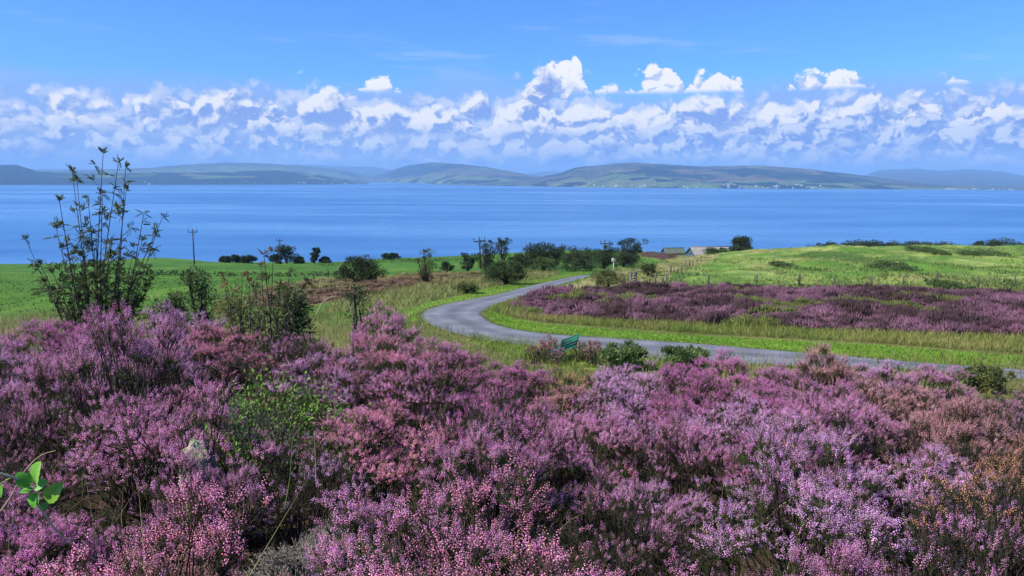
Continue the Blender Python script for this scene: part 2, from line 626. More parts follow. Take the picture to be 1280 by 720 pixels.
# the spur of land inside the bend: lawn verge, tall grass, heather
VERGE_IN = flat(INNER[1:13] + [(650, 374), (632, 384), (628, 391), (640, 400), (680, 406), (760, 412), (860, 419), (960, 425), (1080, 431), (1200, 440), (1330, 450)])
HEATH = flat([(640, 384), (650, 377), (690, 366), (740, 362.5), (860, 362), (1000, 363), (1140, 366), (1340, 368), (1340, 424), (1200, 420), (1080, 417), (960, 411), (860, 406),
              (760, 402), (700, 398), (655, 393)])
VERGE_OUT = flat([(536, 392), (575, 379), (645, 362.5), (705, 348.5), (735, 343), (725, 339), (690, 347), (640, 355), (585, 367), (540, 377), (505, 389), (500, 410)])
LAWN = flat([(600, 418), (690, 430), (860, 446), (860, 456), (760, 462), (690, 458), (640, 446), (585, 425)])
BROWN = flat([(330, 362), (395, 352), (470, 348), (540, 341), (600, 342), (600, 350), (560, 357), (500, 362), (440, 374), (360, 386), (300, 384)])
RUSHY = flat([(420, 378), (500, 362), (575, 352), (640, 342), (690, 338), (700, 344), (640, 355), (585, 367), (540, 377), (500, 388), (400, 392)])
BANK = flat([(742, 345), (790, 338), (830, 329), (880, 317), (900, 318), (862, 333), (838, 345), (828, 361), (740, 361), (700, 362)])
MOOR2 = flat([(800, 322), (800, 314), (855, 319), (845, 322)])
SOD = [((0, 352), (300, 351)), ((270, 331), (590, 327))]

NU, NV = 420, 470
gv = np.concatenate([np.linspace(-9, 1, 20)[:-1], np.exp(np.linspace(math.log(1 + 3), math.log(1150 + 3), NV - 19)) - 3])
gu = np.linspace(-1.25, 1.25, NU)
U_, V_ = np.meshgrid(gu, gv)
GX, GYY = U_ * (np.maximum(V_, 0) + 9), V_
GZ = ground(GX, GYY)
F4 = (np.arange(NV - 1)[:, None] * NU + np.arange(NU - 1)[None]).reshape(-1)
F4 = np.stack([F4, F4 + 1, F4 + NU + 1, F4 + NU], -1)

def soil_colour(X, Y):
    X, Y = np.asarray(X, float), np.asarray(Y, float)
    n1, n2 = vnoise(X * 0.25, Y * 0.12, 41, 4), vnoise(X * 1.3, Y * 0.9, 51, 3)
    n3 = vnoise(X * 0.05, Y * 0.03, 61, 3)
    lerp = lambda a, b, k: np.asarray(a) + (np.asarray(b) - np.asarray(a)) * np.clip(k, 0, 1)[..., None]
    field = lerp((0.034, 0.115, 0.010), (0.092, 0.195, 0.022), 0.5 + n1 * 0.5 + n3 * 0.5)
    field = lerp(field, (0.20, 0.26, 0.06), sstep(n1 + n2 * 0.4, 0.35, 0.8) * 0.5)
    roughp = lerp((0.085, 0.185, 0.022), (0.25, 0.315, 0.08), 0.45 + n1 * 1.3)
    roughp = lerp(roughp, (0.055, 0.12, 0.020), sstep(n3 * 1.3 + n2 * 0.3 + n1 * 0.3, 0.05, 0.5))
    roughp = lerp(roughp, (0.22, 0.15, 0.06), sstep(n1 - n3, 0.55, 1.0) * 0.6)
    s = X / np.maximum(Y, 1)
    c = lerp(field, roughp, sstep(s + n2 * 0.01, 0.11, 0.17))
    moor = lerp((0.16, 0.15, 0.05), (0.10, 0.13, 0.03), 0.5 + n1)
    c = lerp(c, moor, 1 - sstep(Y + n2 * 3, 36, 46))
    for poly, a, b in ((BROWN, (0.20, 0.13, 0.07), (0.11, 0.065, 0.055)), (RUSHY, (0.20, 0.21, 0.06), (0.10, 0.15, 0.03)), (BANK, (0.32, 0.28, 0.12), (0.18, 0.2, 0.06)),
                       (HEATH, (0.07, 0.04, 0.045), (0.05, 0.045, 0.02)), (VERGE_IN, (0.125, 0.27, 0.022), (0.19, 0.31, 0.04)), (VERGE_OUT, (0.125, 0.27, 0.022), (0.20, 0.31, 0.05)),
                       (LAWN, (0.15, 0.27, 0.03), (0.23, 0.30, 0.06)), (MOOR2, (0.10, 0.05, 0.05), (0.07, 0.04, 0.03))):
        w = inside(X + n2 * 0.25, Y + n1 * 0.5, poly)
        c = np.where(w[..., None], lerp(a, b, 0.5 + n2), c)
    peat = lerp((0.035, 0.024, 0.016), (0.06, 0.045, 0.025), 0.5 + n2)
    return lerp(peat, c, sstep(Y + n2, 16, 24)) * 0.86

def _ground(T):
    c = tint_node(T)
    g = T.new('ShaderNodeNewGeometry').outputs['Position']
    n = T.noise(g, 3.0, 5, 0.65)
    f = T.noise(g, 22.0, 3, 0.6)
    l = T.noise(T.vm('MULTIPLY', g, (1, 0.35, 1)), 0.5, 4, 0.6)
    v = T.m('ADD', T.m('MULTIPLY', n, 0.5), T.m('MULTIPLY', l, 0.5))
    c2 = T.mix(T.step(v, 0.36, 0.64), T.mix(1.0, c, (0.66, 0.68, 0.62), 'MULTIPLY'), T.mix(1.0, c, (1.22, 1.18, 1.15), 'MULTIPLY'))
    h = T.m('ADD', n, T.m('MULTIPLY', f, 0.4))
    return principled(T, c2, 0.9, 0.12, bump(T, h, 0.7, 0.12))
M_GROUND = material('turf', _ground)
terrain = obj('ground', build_mesh('ground', np.stack([GX, GYY, GZ], -1).reshape(-1, 3), F4, M_GROUND,
                                   soil_colour(GX, GYY).reshape(-1, 3), True))
tag(terrain, 'rolling moor and green fields sloping down to the sea', kind='structure')

# road: a tarmac sheet with a crown and worn edges
def _tarmac(T):
    g = T.new('ShaderNodeNewGeometry').outputs['Position']
    n, f = T.noise(g, 0.7, 5, 0.6), T.noise(g, 40.0, 3, 0.7)
    c = T.mix(T.step(n, 0.35, 0.7), (0.098, 0.102, 0.118), (0.155, 0.160, 0.180))
    c = T.mix(T.m('MULTIPLY', T.step(f, 0.45, 0.7), 0.5), c, (0.21, 0.215, 0.235))
    tr = tint_node(T)
    c = T.mix(1.0, c, tr, 'MULTIPLY')
    return principled(T, c, 0.85, 0.25, bump(T, f, 0.5, 0.01))
M_ROAD = material('tarmac', _tarmac)
nr = 240
def resample(p, n):
    L = np.concatenate([[0], np.cumsum(np.linalg.norm(np.diff(p, axis=0), axis=1))])
    q = np.linspace(0, L[-1], n)
    return np.stack([np.interp(q, L, p[:, k]) for k in range(2)], -1)
# pair the two edges station by station
kk = np.linspace(0, 1, nr)
ro2 = np.stack([np.interp(kk, np.linspace(0, 1, len(ro)), ro[:, i]) for i in range(2)], -1)
ri2 = np.stack([np.interp(kk, np.linspace(0, 1, len(ri)), ri[:, i]) for i in range(2)], -1)
for _ in range(12):
    for a in (ro2, ri2):
        a[1:-1] = a[1:-1] * 0.5 + (a[:-2] + a[2:]) * 0.25
NA = 25
wv = np.linspace(0, 1, NA)
RX = ro2[:, None] * (1 - wv)[None, :, None] + ri2[:, None] * wv[None, :, None]
jit = vnoise(np.arange(nr) * 0.35, 0, 71, 3) * 0.12
for e, sgn in ((0, 1), (NA - 1, -1)):
    RX[:, e] += (ri2 - ro2) / (np.linalg.norm(ri2 - ro2, axis=1, keepdims=True)) * (sgn * jit)[:, None]
RZ = ground(RX[..., 0], RX[..., 1]) + 0.045 + 0.04 * (1 - (2 * wv - 1) ** 2)[None]
RZ[:, [0, -1]] -= 0.03
RC = 1 - 0.22 * np.exp(-((wv - 0.5) / 0.12) ** 2) - 0.25 * (np.abs(wv - 0.5) > 0.44)
RC = np.broadcast_to(RC, (nr, NA)) * (1 + 0.16 * vnoise(np.arange(NA)[None] * 0.9, np.arange(nr)[:, None] * 0.06, 72, 3))
RC = RC * (1 + 0.12 * (np.exp(-((wv - 0.27) / 0.07) ** 2) + np.exp(-((wv - 0.73) / 0.07) ** 2)))[None]       # tyre lines
RC = np.repeat(RC[..., None], 3, -1)
FR = (np.arange(nr - 1)[:, None] * NA + np.arange(NA - 1)[None]).reshape(-1)
FR = np.stack([FR, FR + NA, FR + NA + 1, FR + 1], -1)
road = obj('road', build_mesh('road', np.concatenate([RX, RZ[..., None]], -1).reshape(-1, 3), FR, M_ROAD, RC.reshape(-1, 3), True))
tag(road, 'narrow grey tarmac road bending round the heather', kind='structure')

# ------------------------------------------------------------------ sea
def _sea(T):
    g = T.new('ShaderNodeNewGeometry').outputs['Position']
    st1 = T.noise(T.vm('MULTIPLY', g, (0.00030, 0.00085, 0)), 1.0, 5, 0.62, dist=0.7)
    st2 = T.noise(T.vm('MULTIPLY', g, (0.0011, 0.0045, 0)), 1.0, 4, 0.6)
    k = T.m('ADD', T.m('MULTIPLY', st1, 0.7), T.m('MULTIPLY', st2, 0.3))
    slick = T.step(k, 0.48, 0.66)                                  # smoother lanes on the water
    w = T.m('ADD', T.noise(T.vm('MULTIPLY', g, (0.35, 0.7, 1)), 1.0, 4, 0.65), T.m('MULTIPLY', T.noise(T.vm('MULTIPLY', g, (0.03, 0.09, 1)), 1.0, 4, 0.65), 3.0))
    col = T.mix(T.step(k, 0.36, 0.68), (0.018, 0.098, 0.265), (0.085, 0.225, 0.430))
    return principled(T, col, T.m('MULTIPLY_ADD', slick, -0.14, 0.32), 0.5, bump(T, w, 0.9, 1.2), IOR=1.33)
M_SEA = material('sea_water', _sea)
sx, sy = np.meshgrid(np.linspace(-27000, 27000, 28), np.concatenate([[-2500, 0], np.linspace(800, 27500, 28)]))
FS = (np.arange(29)[:, None] * 28 + np.arange(27)[None]).reshape(-1)
sea = obj('sea', build_mesh('sea', np.stack([sx, sy, 0 * sx], -1).reshape(-1, 3), np.stack([FS, FS + 1, FS + 29, FS + 28], -1), M_SEA))
tag(sea, 'wide calm blue firth', kind='structure')

# ------------------------------------------------------------------ hills over the water
def _hill(T):
    c = tint_node(T)
    g = T.new('ShaderNodeNewGeometry').outputs['Position']
    n = T.noise(g, 0.004, 5, 0.65)
    f = T.noise(g, 0.02, 4, 0.7)
    c = T.mix(T.step(n, 0.35, 0.65), T.mix(1.0, c, (0.6, 0.65, 0.65), 'MULTIPLY'), T.mix(1.0, c, (1.2, 1.15, 1.1), 'MULTIPLY'))
    return principled(T, c, 0.95, 0.05, bump(T, T.m('ADD', n, f), 1.0, 160.0))
M_HILL = material('far_hill', _hill)

HILLS = {}
def hill(label, shore, ridge, depth, seed, colours, rows=70, cols=420, rel=0.16, lumps=1.0):
    """land rising from a traced shore line to a traced skyline, depth metres behind it"""
    xs = np.linspace(max(shore[0][0], ridge[0][0]), min(shore[-1][0], ridge[-1][0]), cols)
    ysh = np.interp(xs, *np.array(shore, float).T)
    yri = np.interp(xs, *np.array(ridge, float).T)
    yri = yri - 0.9 * vnoise(xs / 14.0, 0 * xs, seed + 2, 4, 0.6) * np.clip((ysh - yri) / 8, 0, 1)
    yri = np.minimum(yri, ysh - 0.3)
    s, t = ray(xs, ysh)
    D0 = H / t
    s2, t2 = ray(xs, yri)
    k = np.concatenate([np.linspace(-0.06, 1.0, rows), [1.15, 1.4, 1.8]])
    D = D0[None] + k[:, None] * depth
    Hr = H - t2 * (D0 + depth)
    X, Y = s[None] * D, D
    a = vnoise(X / 800, Y / 900, seed, 5, 0.6)
    rg = 1 - np.abs(vnoise(X / 700 + 3, Y / 1500, seed + 9, 4))
    kk = np.clip(k, 0, 1)[:, None]
    prof = kk ** 0.85 * (0.92 + 0.08 * kk)
    z = Hr[None] * (prof + rel * (a * 1.2 + (rg - 0.7) * 1.3) * np.sin(math.pi * kk) ** 0.8)
    z = np.where(k[:, None] > 1, Hr[None] * (1 - ((k[:, None] - 1) / 0.8)) - 5, z)
    # keep the traced skyline: nothing in front may rise above the ridge's line of sight
    z = np.minimum(z, H + (Hr[None] - H) * D / (D0 + depth)[None])
    z = np.where(k[:, None] < 0, -4.0, np.maximum(z, np.where(kk > 0.01, 3.0, 0.5)))
    C = colours(X, Y, z, kk + 0 * X, np.broadcast_to(xs[None], X.shape))
    n = len(k)
    F = (np.arange(n - 1)[:, None] * cols + np.arange(cols - 1)[None]).reshape(-1)
    F = np.stack([F, F + 1, F + cols + 1, F + cols], -1)
    o = obj('hill', build_mesh('hill', np.stack([X, Y, z], -1).reshape(-1, 3), F, M_HILL, C.reshape(-1, 3), True))
    tag(o, label, kind='structure')
    return xs, X, Y, z

def L3(a, b, k):
    return np.asarray(a) + (np.asarray(b) - np.asarray(a)) * np.clip(k, 0, 1)[..., None]

def patches(X, Y, seed, w=260, h=360):
    ix, iy = np.floor(X / w + vnoise(X / 900, Y / 900, seed) * 0.8), np.floor(Y / h + vnoise(X / 800, Y / 900, seed + 1) * 0.8)
    return _hash(ix, iy, seed), _hash(ix, iy, seed + 5)

WOODC, FIELDC, MOORC, HEATHC = (0.012, 0.032, 0.018), (0.16, 0.27, 0.06), (0.10, 0.12, 0.05), (0.22, 0.14, 0.09)
def col_wooded(X, Y, z, k, px):
    a, b = patches(X, Y, 3)
    c = L3(WOODC, FIELDC, ((a > 0.58) & (k > 0.45)).astype(float) * 0.9)
    c = L3(c, (0.21, 0.22, 0.08), ((b > 0.75) & (a > 0.58) & (k > 0.45)).astype(float))
    c = L3(c, WOODC, sstep(-px, -150, -40) + sstep(vnoise(X / 500, Y / 400, 8), -0.1, 0.2))
    return c
def col_field(X, Y, z, k, px):
    a, b = patches(X, Y, 13)
    c = L3(FIELDC, (0.22, 0.24, 0.10), a)
    c = L3(c, WOODC, sstep(vnoise(X / 700, Y / 600, 18), 0.0, 0.3))
    return L3(c, MOORC, sstep(k, 0.6, 0.9))
def col_moor(X, Y, z, k, px):
    n = vnoise(X / 500, Y / 500, 28)
    c = L3(MOORC, HEATHC, 0.5 + 1.6 * n)
    c = L3(c, (0.20, 0.24, 0.09), sstep(vnoise(X / 420, Y / 420, 30), 0.15, 0.4))
    c = L3(c, WOODC, sstep(vnoise(X / 600, Y / 600, 29), 0.0, 0.2))
    a, b = patches(X, Y, 23, 230, 260)
    lo = (1 - sstep(k + n * 0.25, 0.25, 0.45))
    c = L3(c, L3(FIELDC, (0.24, 0.26, 0.11), a), lo * (b > 0.35))
    return L3(c, WOODC, lo * (b <= 0.35))
def col_blue(X, Y, z, k, px):
    return L3((0.07, 0.09, 0.06), (0.12, 0.12, 0.08), 0.5 + vnoise(X / 2500, Y / 2000, 33))

sh_far = [(-150, 226.5), (1500, 232.5)]
hill('blue far mountains behind the left headland', [(-150, 224.2), (700, 227.0)], [(-150, 212), (0, 213), (80, 211), (180, 212), (300, 210), (370, 206), (400, 206.5), (440, 208.5), (466, 208), (483, 212), (520, 216), (600, 219), (640, 219.5), (660, 217), (689, 213.5), (700, 214)],
     4500, 5, col_blue, 40, 260)
hill('pale farmland rising behind the wooded headland', [(-150, 228), (200, 228.3), (420, 228.2), (490, 227.6)], [(-150, 212), (30, 214), (100, 213), (187, 210), (225, 206.5), (285, 203), (337, 204.5), (375, 207), (430, 213), (465, 222), (490, 227)],
     2600, 15, col_field, 60, 300, 0.10)
HILLS['left'] = hill('dark wooded headland ending in a low point', [(-250, 231.5), (0, 231.3), (200, 231), (400, 230.6), (452, 230), (462, 229.4)],
     [(-250, 207), (0, 206), (22, 206), (36, 210), (50, 215), (112, 217), (180, 216), (262, 215.5), (310, 214), (349, 212.8), (375, 215.5), (412, 220.5), (440, 226), (456, 228.8), (462, 229.2)],
     1300, 25, col_wooded, 60, 420, 0.10)
hill('rounded moorland hill across the water', [(440, 227.0), (466, 227.5), (560, 230.2), (690, 232.0)], [(440, 226.6), (460, 222.6), (489, 213), (512, 206), (538, 203), (556, 203.6), (571, 204.6), (604, 208), (637, 214), (663, 219), (679, 221.5), (690, 224)],
     3000, 35, col_moor, 70, 300, 0.2)
hill('faint blue hill beyond the right shore', [(1040, 232), (1500, 234.5)], [(1040, 226), (1070, 222), (1085, 217.5), (1100, 212), (1140, 211), (1175, 213), (1215, 211.5), (1250, 214), (1280, 220), (1320, 224), (1400, 221), (1500, 222)],
     7500, 45, col_blue, 40, 260)
HILLS['right'] = hill('long green and brown hills above the far shore', [(540, 230.6), (584, 231.6), (669, 233), (768, 234.6), (860, 235.4), (1000, 236.2), (1150, 236.8), (1500, 239)],
     [(540, 229.8), (600, 228.5), (640, 225.5), (666, 222.6), (696, 217.7), (719, 209.5), (751, 206), (784, 203.2), (817, 204.6), (835, 205.5), (875, 208), (915, 207.5), (950, 207), (995, 210), (1032, 214), (1077, 219), (1119, 225), (1156, 230), (1200, 232.4), (1280, 233.4), (1500, 235)],
     2600, 55, col_moor, 90, 620, 0.2)

# ------------------------------------------------------------------ haze
def _haze(T):
    v = T.new('ShaderNodeVolumePrincipled')
    v.inputs['Color'].default_value = (0.30, 0.58, 1.0, 1)
    v.inputs['Density'].default_value = HAZE_D
    v.inputs['Anisotropy'].default_value = 0.0
    return v.outputs[0]
HAZE_D = 6.5e-5
hm = bpy.data.materials.new('haze')
hm.use_nodes = True
HT = NT(hm.node_tree)
ho = HT.new('ShaderNodeOutputMaterial')
hm.node_tree.links.new(_haze(HT), ho.inputs['Volume'])
haze = obj('haze', MB().box((-29000, -3000, -7), (29000, 29500, 520)).mesh('haze', hm))
tag(haze, 'thin blue sea haze over the firth', kind='stuff')

# ------------------------------------------------------------------ near heather
def spike_template(seed, nf=17):
    """a flower spike along +Z, length 1, made of small bell-shaped florets"""
    r = np.random.default_rng(seed)
    V, F, C = [], [], []
    for i in range(nf):
        k = (i + 0.5) / nf
        th = i * 2.4 + r.normal(0, 0.3)
        rad = 0.125 * (1.0 - 0.55 * k) * r.uniform(0.8, 1.2)
        z = k * 0.95
        o = np.array([math.cos(th), math.sin(th), 0])
        tdir = np.array([-math.sin(th), math.cos(th), 0])
        a = np.array([0, 0, z])
        droop = r.uniform(-0.35, 0.25)
        tip = a + o * rad * 1.25 + np.array([0, 0, droop * 0.07])
        w = 0.044 * (1 - 0.4 * k) * r.uniform(0.8, 1.25)
        up = np.array([0, 0, 1.0])
        q = [a + o * rad * 0.25, tip + tdir * w, tip - tdir * w * 0.7 + up * w, tip - tdir * w * 0.7 - up * w * 1.1]
        n = len(V)
        V += q
        F += [[n, n + 1, n + 2], [n, n + 2, n + 3], [n, n + 3, n + 1], [n + 1, n + 3, n + 2]]
        j = r.uniform(0.45, 1.25)
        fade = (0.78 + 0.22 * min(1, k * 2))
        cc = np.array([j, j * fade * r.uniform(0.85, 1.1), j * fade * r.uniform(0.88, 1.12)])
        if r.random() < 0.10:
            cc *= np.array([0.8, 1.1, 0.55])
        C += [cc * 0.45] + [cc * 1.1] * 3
    return np.array(V), np.array(F), np.array(C)

SPIKES = [spike_template(s) for s in range(5)]

def leafy_template(seed, nl=11):
    """green shoot under or instead of a flower spike, length 1 along +Z"""
    r = np.random.default_rng(seed)
    V, F = [], []
    w = 0.022
    V += [[w, 0, 0], [-w, w, 0], [-w, -w, 0], [0, 0, 1.0]]
    F += [[0, 1, 3], [1, 2, 3], [2, 0, 3]]
    for i in range(nl):
        k, th = (i + 1) / nl, i * 2.2 + r.normal(0, 0.4)
        o = np.array([math.cos(th), math.sin(th), 0])
        tdir = np.array([-math.sin(th), math.cos(th), 0])
        a = np.array([0, 0, k * 0.95])
        n = len(V)
        V += [a - tdir * 0.022, a + tdir * 0.022, a + o * r.uniform(0.07, 0.12) + np.array([0, 0, r.uniform(0.05, 0.14)])]
        F += [[n, n + 1, n + 2]]
    return np.array(V, float), np.array(F)

LEAFY = [leafy_template(s + 40) for s in range(4)]

def dome_tips(r, n, rx, h, lump):
    """branch tips over a lumpy dome, with outward directions"""
    a, k = r.uniform(0, 2 * math.pi, n), np.sqrt(r.uniform(0, 1, n))
    ph = r.uniform(0, 6.28, 4)
    rr = rx * (1 + 0.16 * np.sin(a * 3 + ph[0]) + 0.10 * np.sin(a * 5 + ph[1]))
    x, y = np.cos(a) * k * rr, np.sin(a) * k * rr
    z = h * (1 - k ** 3.0) ** 0.62
    z = z * (1 + lump * vnoise(x * 6 + ph[2], y * 6 + ph[3], int(ph[0] * 100), 3)) + r.normal(0, 0.02, n)
    D = np.stack([x / rx * 0.85, y / rx * 0.85, 0.55 + 0.6 * (1 - k)], -1)
    dome_tips.k = k
    return np.stack([x, y, np.maximum(z, 0.04)], -1), D / np.linalg.norm(D, axis=1, keepdims=True)

def bush_meshes(name, seed, tips=170, per=7, rx=0.40, h=0.50, flower=0.9, lump=0.30, leaf_len=(0.04, 0.075), spike_len=(0.020, 0.042), twig=(0.045, 0.034, 0.028),
                leafcol=((0.018, 0.034, 0.010), (0.060, 0.066, 0.024))):
    r = np.random.default_rng(seed)
    P, D = dome_tips(r, tips, rx, h, lump)
    side = dome_tips.k
    # woody stems from the root to every branch tip
    mb = MB()
    for p, d in zip(P, D):
        b = np.array([p[0] * 0.12, p[1] * 0.12, -0.03])
        m = b * 0.45 + p * 0.55 + r.normal(0, 0.03, 3) - np.array([0, 0, 0.03])
        mb.tube([b, m, p - d * 0.02], [0.005, 0.0032, 0.0016], 3, np.array(twig) * r.uniform(0.7, 1.3), False)
    stems = mb.mesh(name + '_stems', M_SPRIG)
    # sprays of shoots round each tip
    bq = r.normal(0, 1, (tips * per, 3))                      # each spray is a small rounded bouquet
    bq *= (r.uniform(0.25, 1, (tips * per, 1)) ** 0.5) / np.linalg.norm(bq, axis=1, keepdims=True)
    bq[:, 2] = np.abs(bq[:, 2]) * 0.8
    pos = np.repeat(P, per, 0) + bq * np.repeat(r.uniform(0.035, 0.06, tips), per)[:, None]
    dr = np.repeat(D, per, 0) * 0.35 + bq * 0.75 + np.array([0, 0, 0.30]) + r.normal(0, 0.25, (tips * per, 3))
    dr[:, 2] = np.maximum(dr[:, 2], 0.1)
    dr /= np.linalg.norm(dr, axis=1, keepdims=True)
    tipcol = np.repeat(r.uniform(0, 1, tips), per)
    fl = np.repeat((1 - 0.93 * sstep(side + r.normal(0, 0.08, tips), 0.66, 0.88)) * np.clip(flower + 0.5 * (vnoise(P[:, 0] * 5, P[:, 1] * 5, seed, 2)) * (flower < 0.85), 0, 1), per)
    has = r.uniform(0, 1, tips * per) < fl
    n = len(pos)
    ll = r.uniform(*leaf_len, n)
    lc = np.asarray(leafcol[0]) + (np.asarray(leafcol[1]) - np.asarray(leafcol[0])) * r.uniform(0, 1, (n, 1))
    parts = []
    for k in range(4):
        w = np.arange(n) % 4 == k
        parts.append(scatter(LEAFY[k][0], LEAFY[k][1], (pos - dr * ll[:, None] * 0.75)[w], frames(dr[w], r.uniform(0, 6.28, w.sum())), np.stack([ll * 0.9, ll * 0.9, ll], -1)[w], None, lc[w]))
    V, F, C = join(parts)
    foliage = build_mesh(name + '_foliage', V, F, M_SPRIG, C)
    bloom = None
    if has.any():
        parts = []
        sl = r.uniform(*spike_len, n)
        hue = 0.82 + 0.36 * tipcol[:, None] + r.normal(0, 0.07, (n, 1))
        fc = hue * np.stack([np.ones(n), 1 + r.normal(0, 0.10, n), 1 + r.normal(0, 0.07, n)], -1)
        old = r.uniform(0, 1, n) < 0.06
        fc[old] *= np.array([0.75, 0.85, 0.5])
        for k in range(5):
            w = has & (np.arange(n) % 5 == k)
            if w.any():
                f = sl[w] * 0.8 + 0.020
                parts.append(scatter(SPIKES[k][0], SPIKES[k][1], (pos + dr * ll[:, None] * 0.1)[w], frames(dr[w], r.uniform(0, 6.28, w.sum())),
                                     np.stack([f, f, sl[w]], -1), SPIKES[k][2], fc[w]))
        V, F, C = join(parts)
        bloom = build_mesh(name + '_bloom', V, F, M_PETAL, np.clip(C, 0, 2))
    return stems, foliage, bloom

PROTO = {
    'full': [bush_meshes('heather_full', 100 + i, 80, 20, 0.345, 0.46, 0.90, 0.60) for i in range(3)],
    'fade': [bush_meshes('heather_fading', 200 + i, 78, 19, 0.345, 0.45, 0.74, 0.60, leafcol=((0.025, 0.024, 0.011), (0.07, 0.055, 0.03))) for i in range(2)],
    'thin': [bush_meshes('heather_thin', 300 + i, 95, 14, 0.345, 0.40, 0.36, 0.60, leafcol=((0.012, 0.018, 0.007), (0.055, 0.048, 0.03))) for i in range(2)],
    'bare': [bush_meshes('heather_bare', 400, 150, 6, 0.36, 0.36, 0.0, leafcol=((0.14, 0.12, 0.10), (0.22, 0.20, 0.17)), twig=(0.24, 0.22, 0.19), leaf_len=(0.05, 0.14))],
}

def bilberry_meshes(name, seed, n=1500, rx=0.34, h=0.36):
    r = np.random.default_rng(seed)
    P, D = dome_tips(r, 90, rx, h, 0.3)
    mb = MB()
    for p, d in zip(P, D):
        b = np.array([p[0] * 0.3, p[1] * 0.3, -0.02])
        mb.tube([b, b * 0.4 + p * 0.6 + r.normal(0, 0.02, 3), p], [0.003, 0.0022, 0.0012], 3, (0.09, 0.12, 0.04), False)
    stems = mb.mesh(name + '_stems', M_SPRIG)
    i = r.integers(0, 90, n)
    pos = P[i] + r.normal(0, 0.035, (n, 3)) - np.array([0, 0, 0.02])
    lv = np.array([[0, 0, 0], [0.32, 0.08, 0.4], [0, -0.04, 0.5], [-0.32, 0.08, 0.4], [0, 0.10, 1.0]])
    lf = np.array([[0, 1, 2], [0, 2, 3], [1, 4, 2], [2, 4, 3]])
    d = D[i] * 0.4 + r.normal(0, 0.6, (n, 3)) + np.array([0, 0, 0.35])
    c = np.array([0.075, 0.16, 0.028]) + (np.array([0.17, 0.27, 0.05]) - np.array([0.075, 0.16, 0.028])) * r.uniform(0, 1, (n, 1))
    sz = r.uniform(0.010, 0.019, n)
    V, F, C = scatter(lv, lf, pos, frames(d, r.uniform(0, 6.28, n)), sz, None, c)
    return stems, build_mesh(name + '_foliage', V, F, M_SPRIG, C), None

PROTO['bilberry'] = [bilberry_meshes('bilberry', 500 + i, 3600, 0.36, 0.42) for i in range(2)]

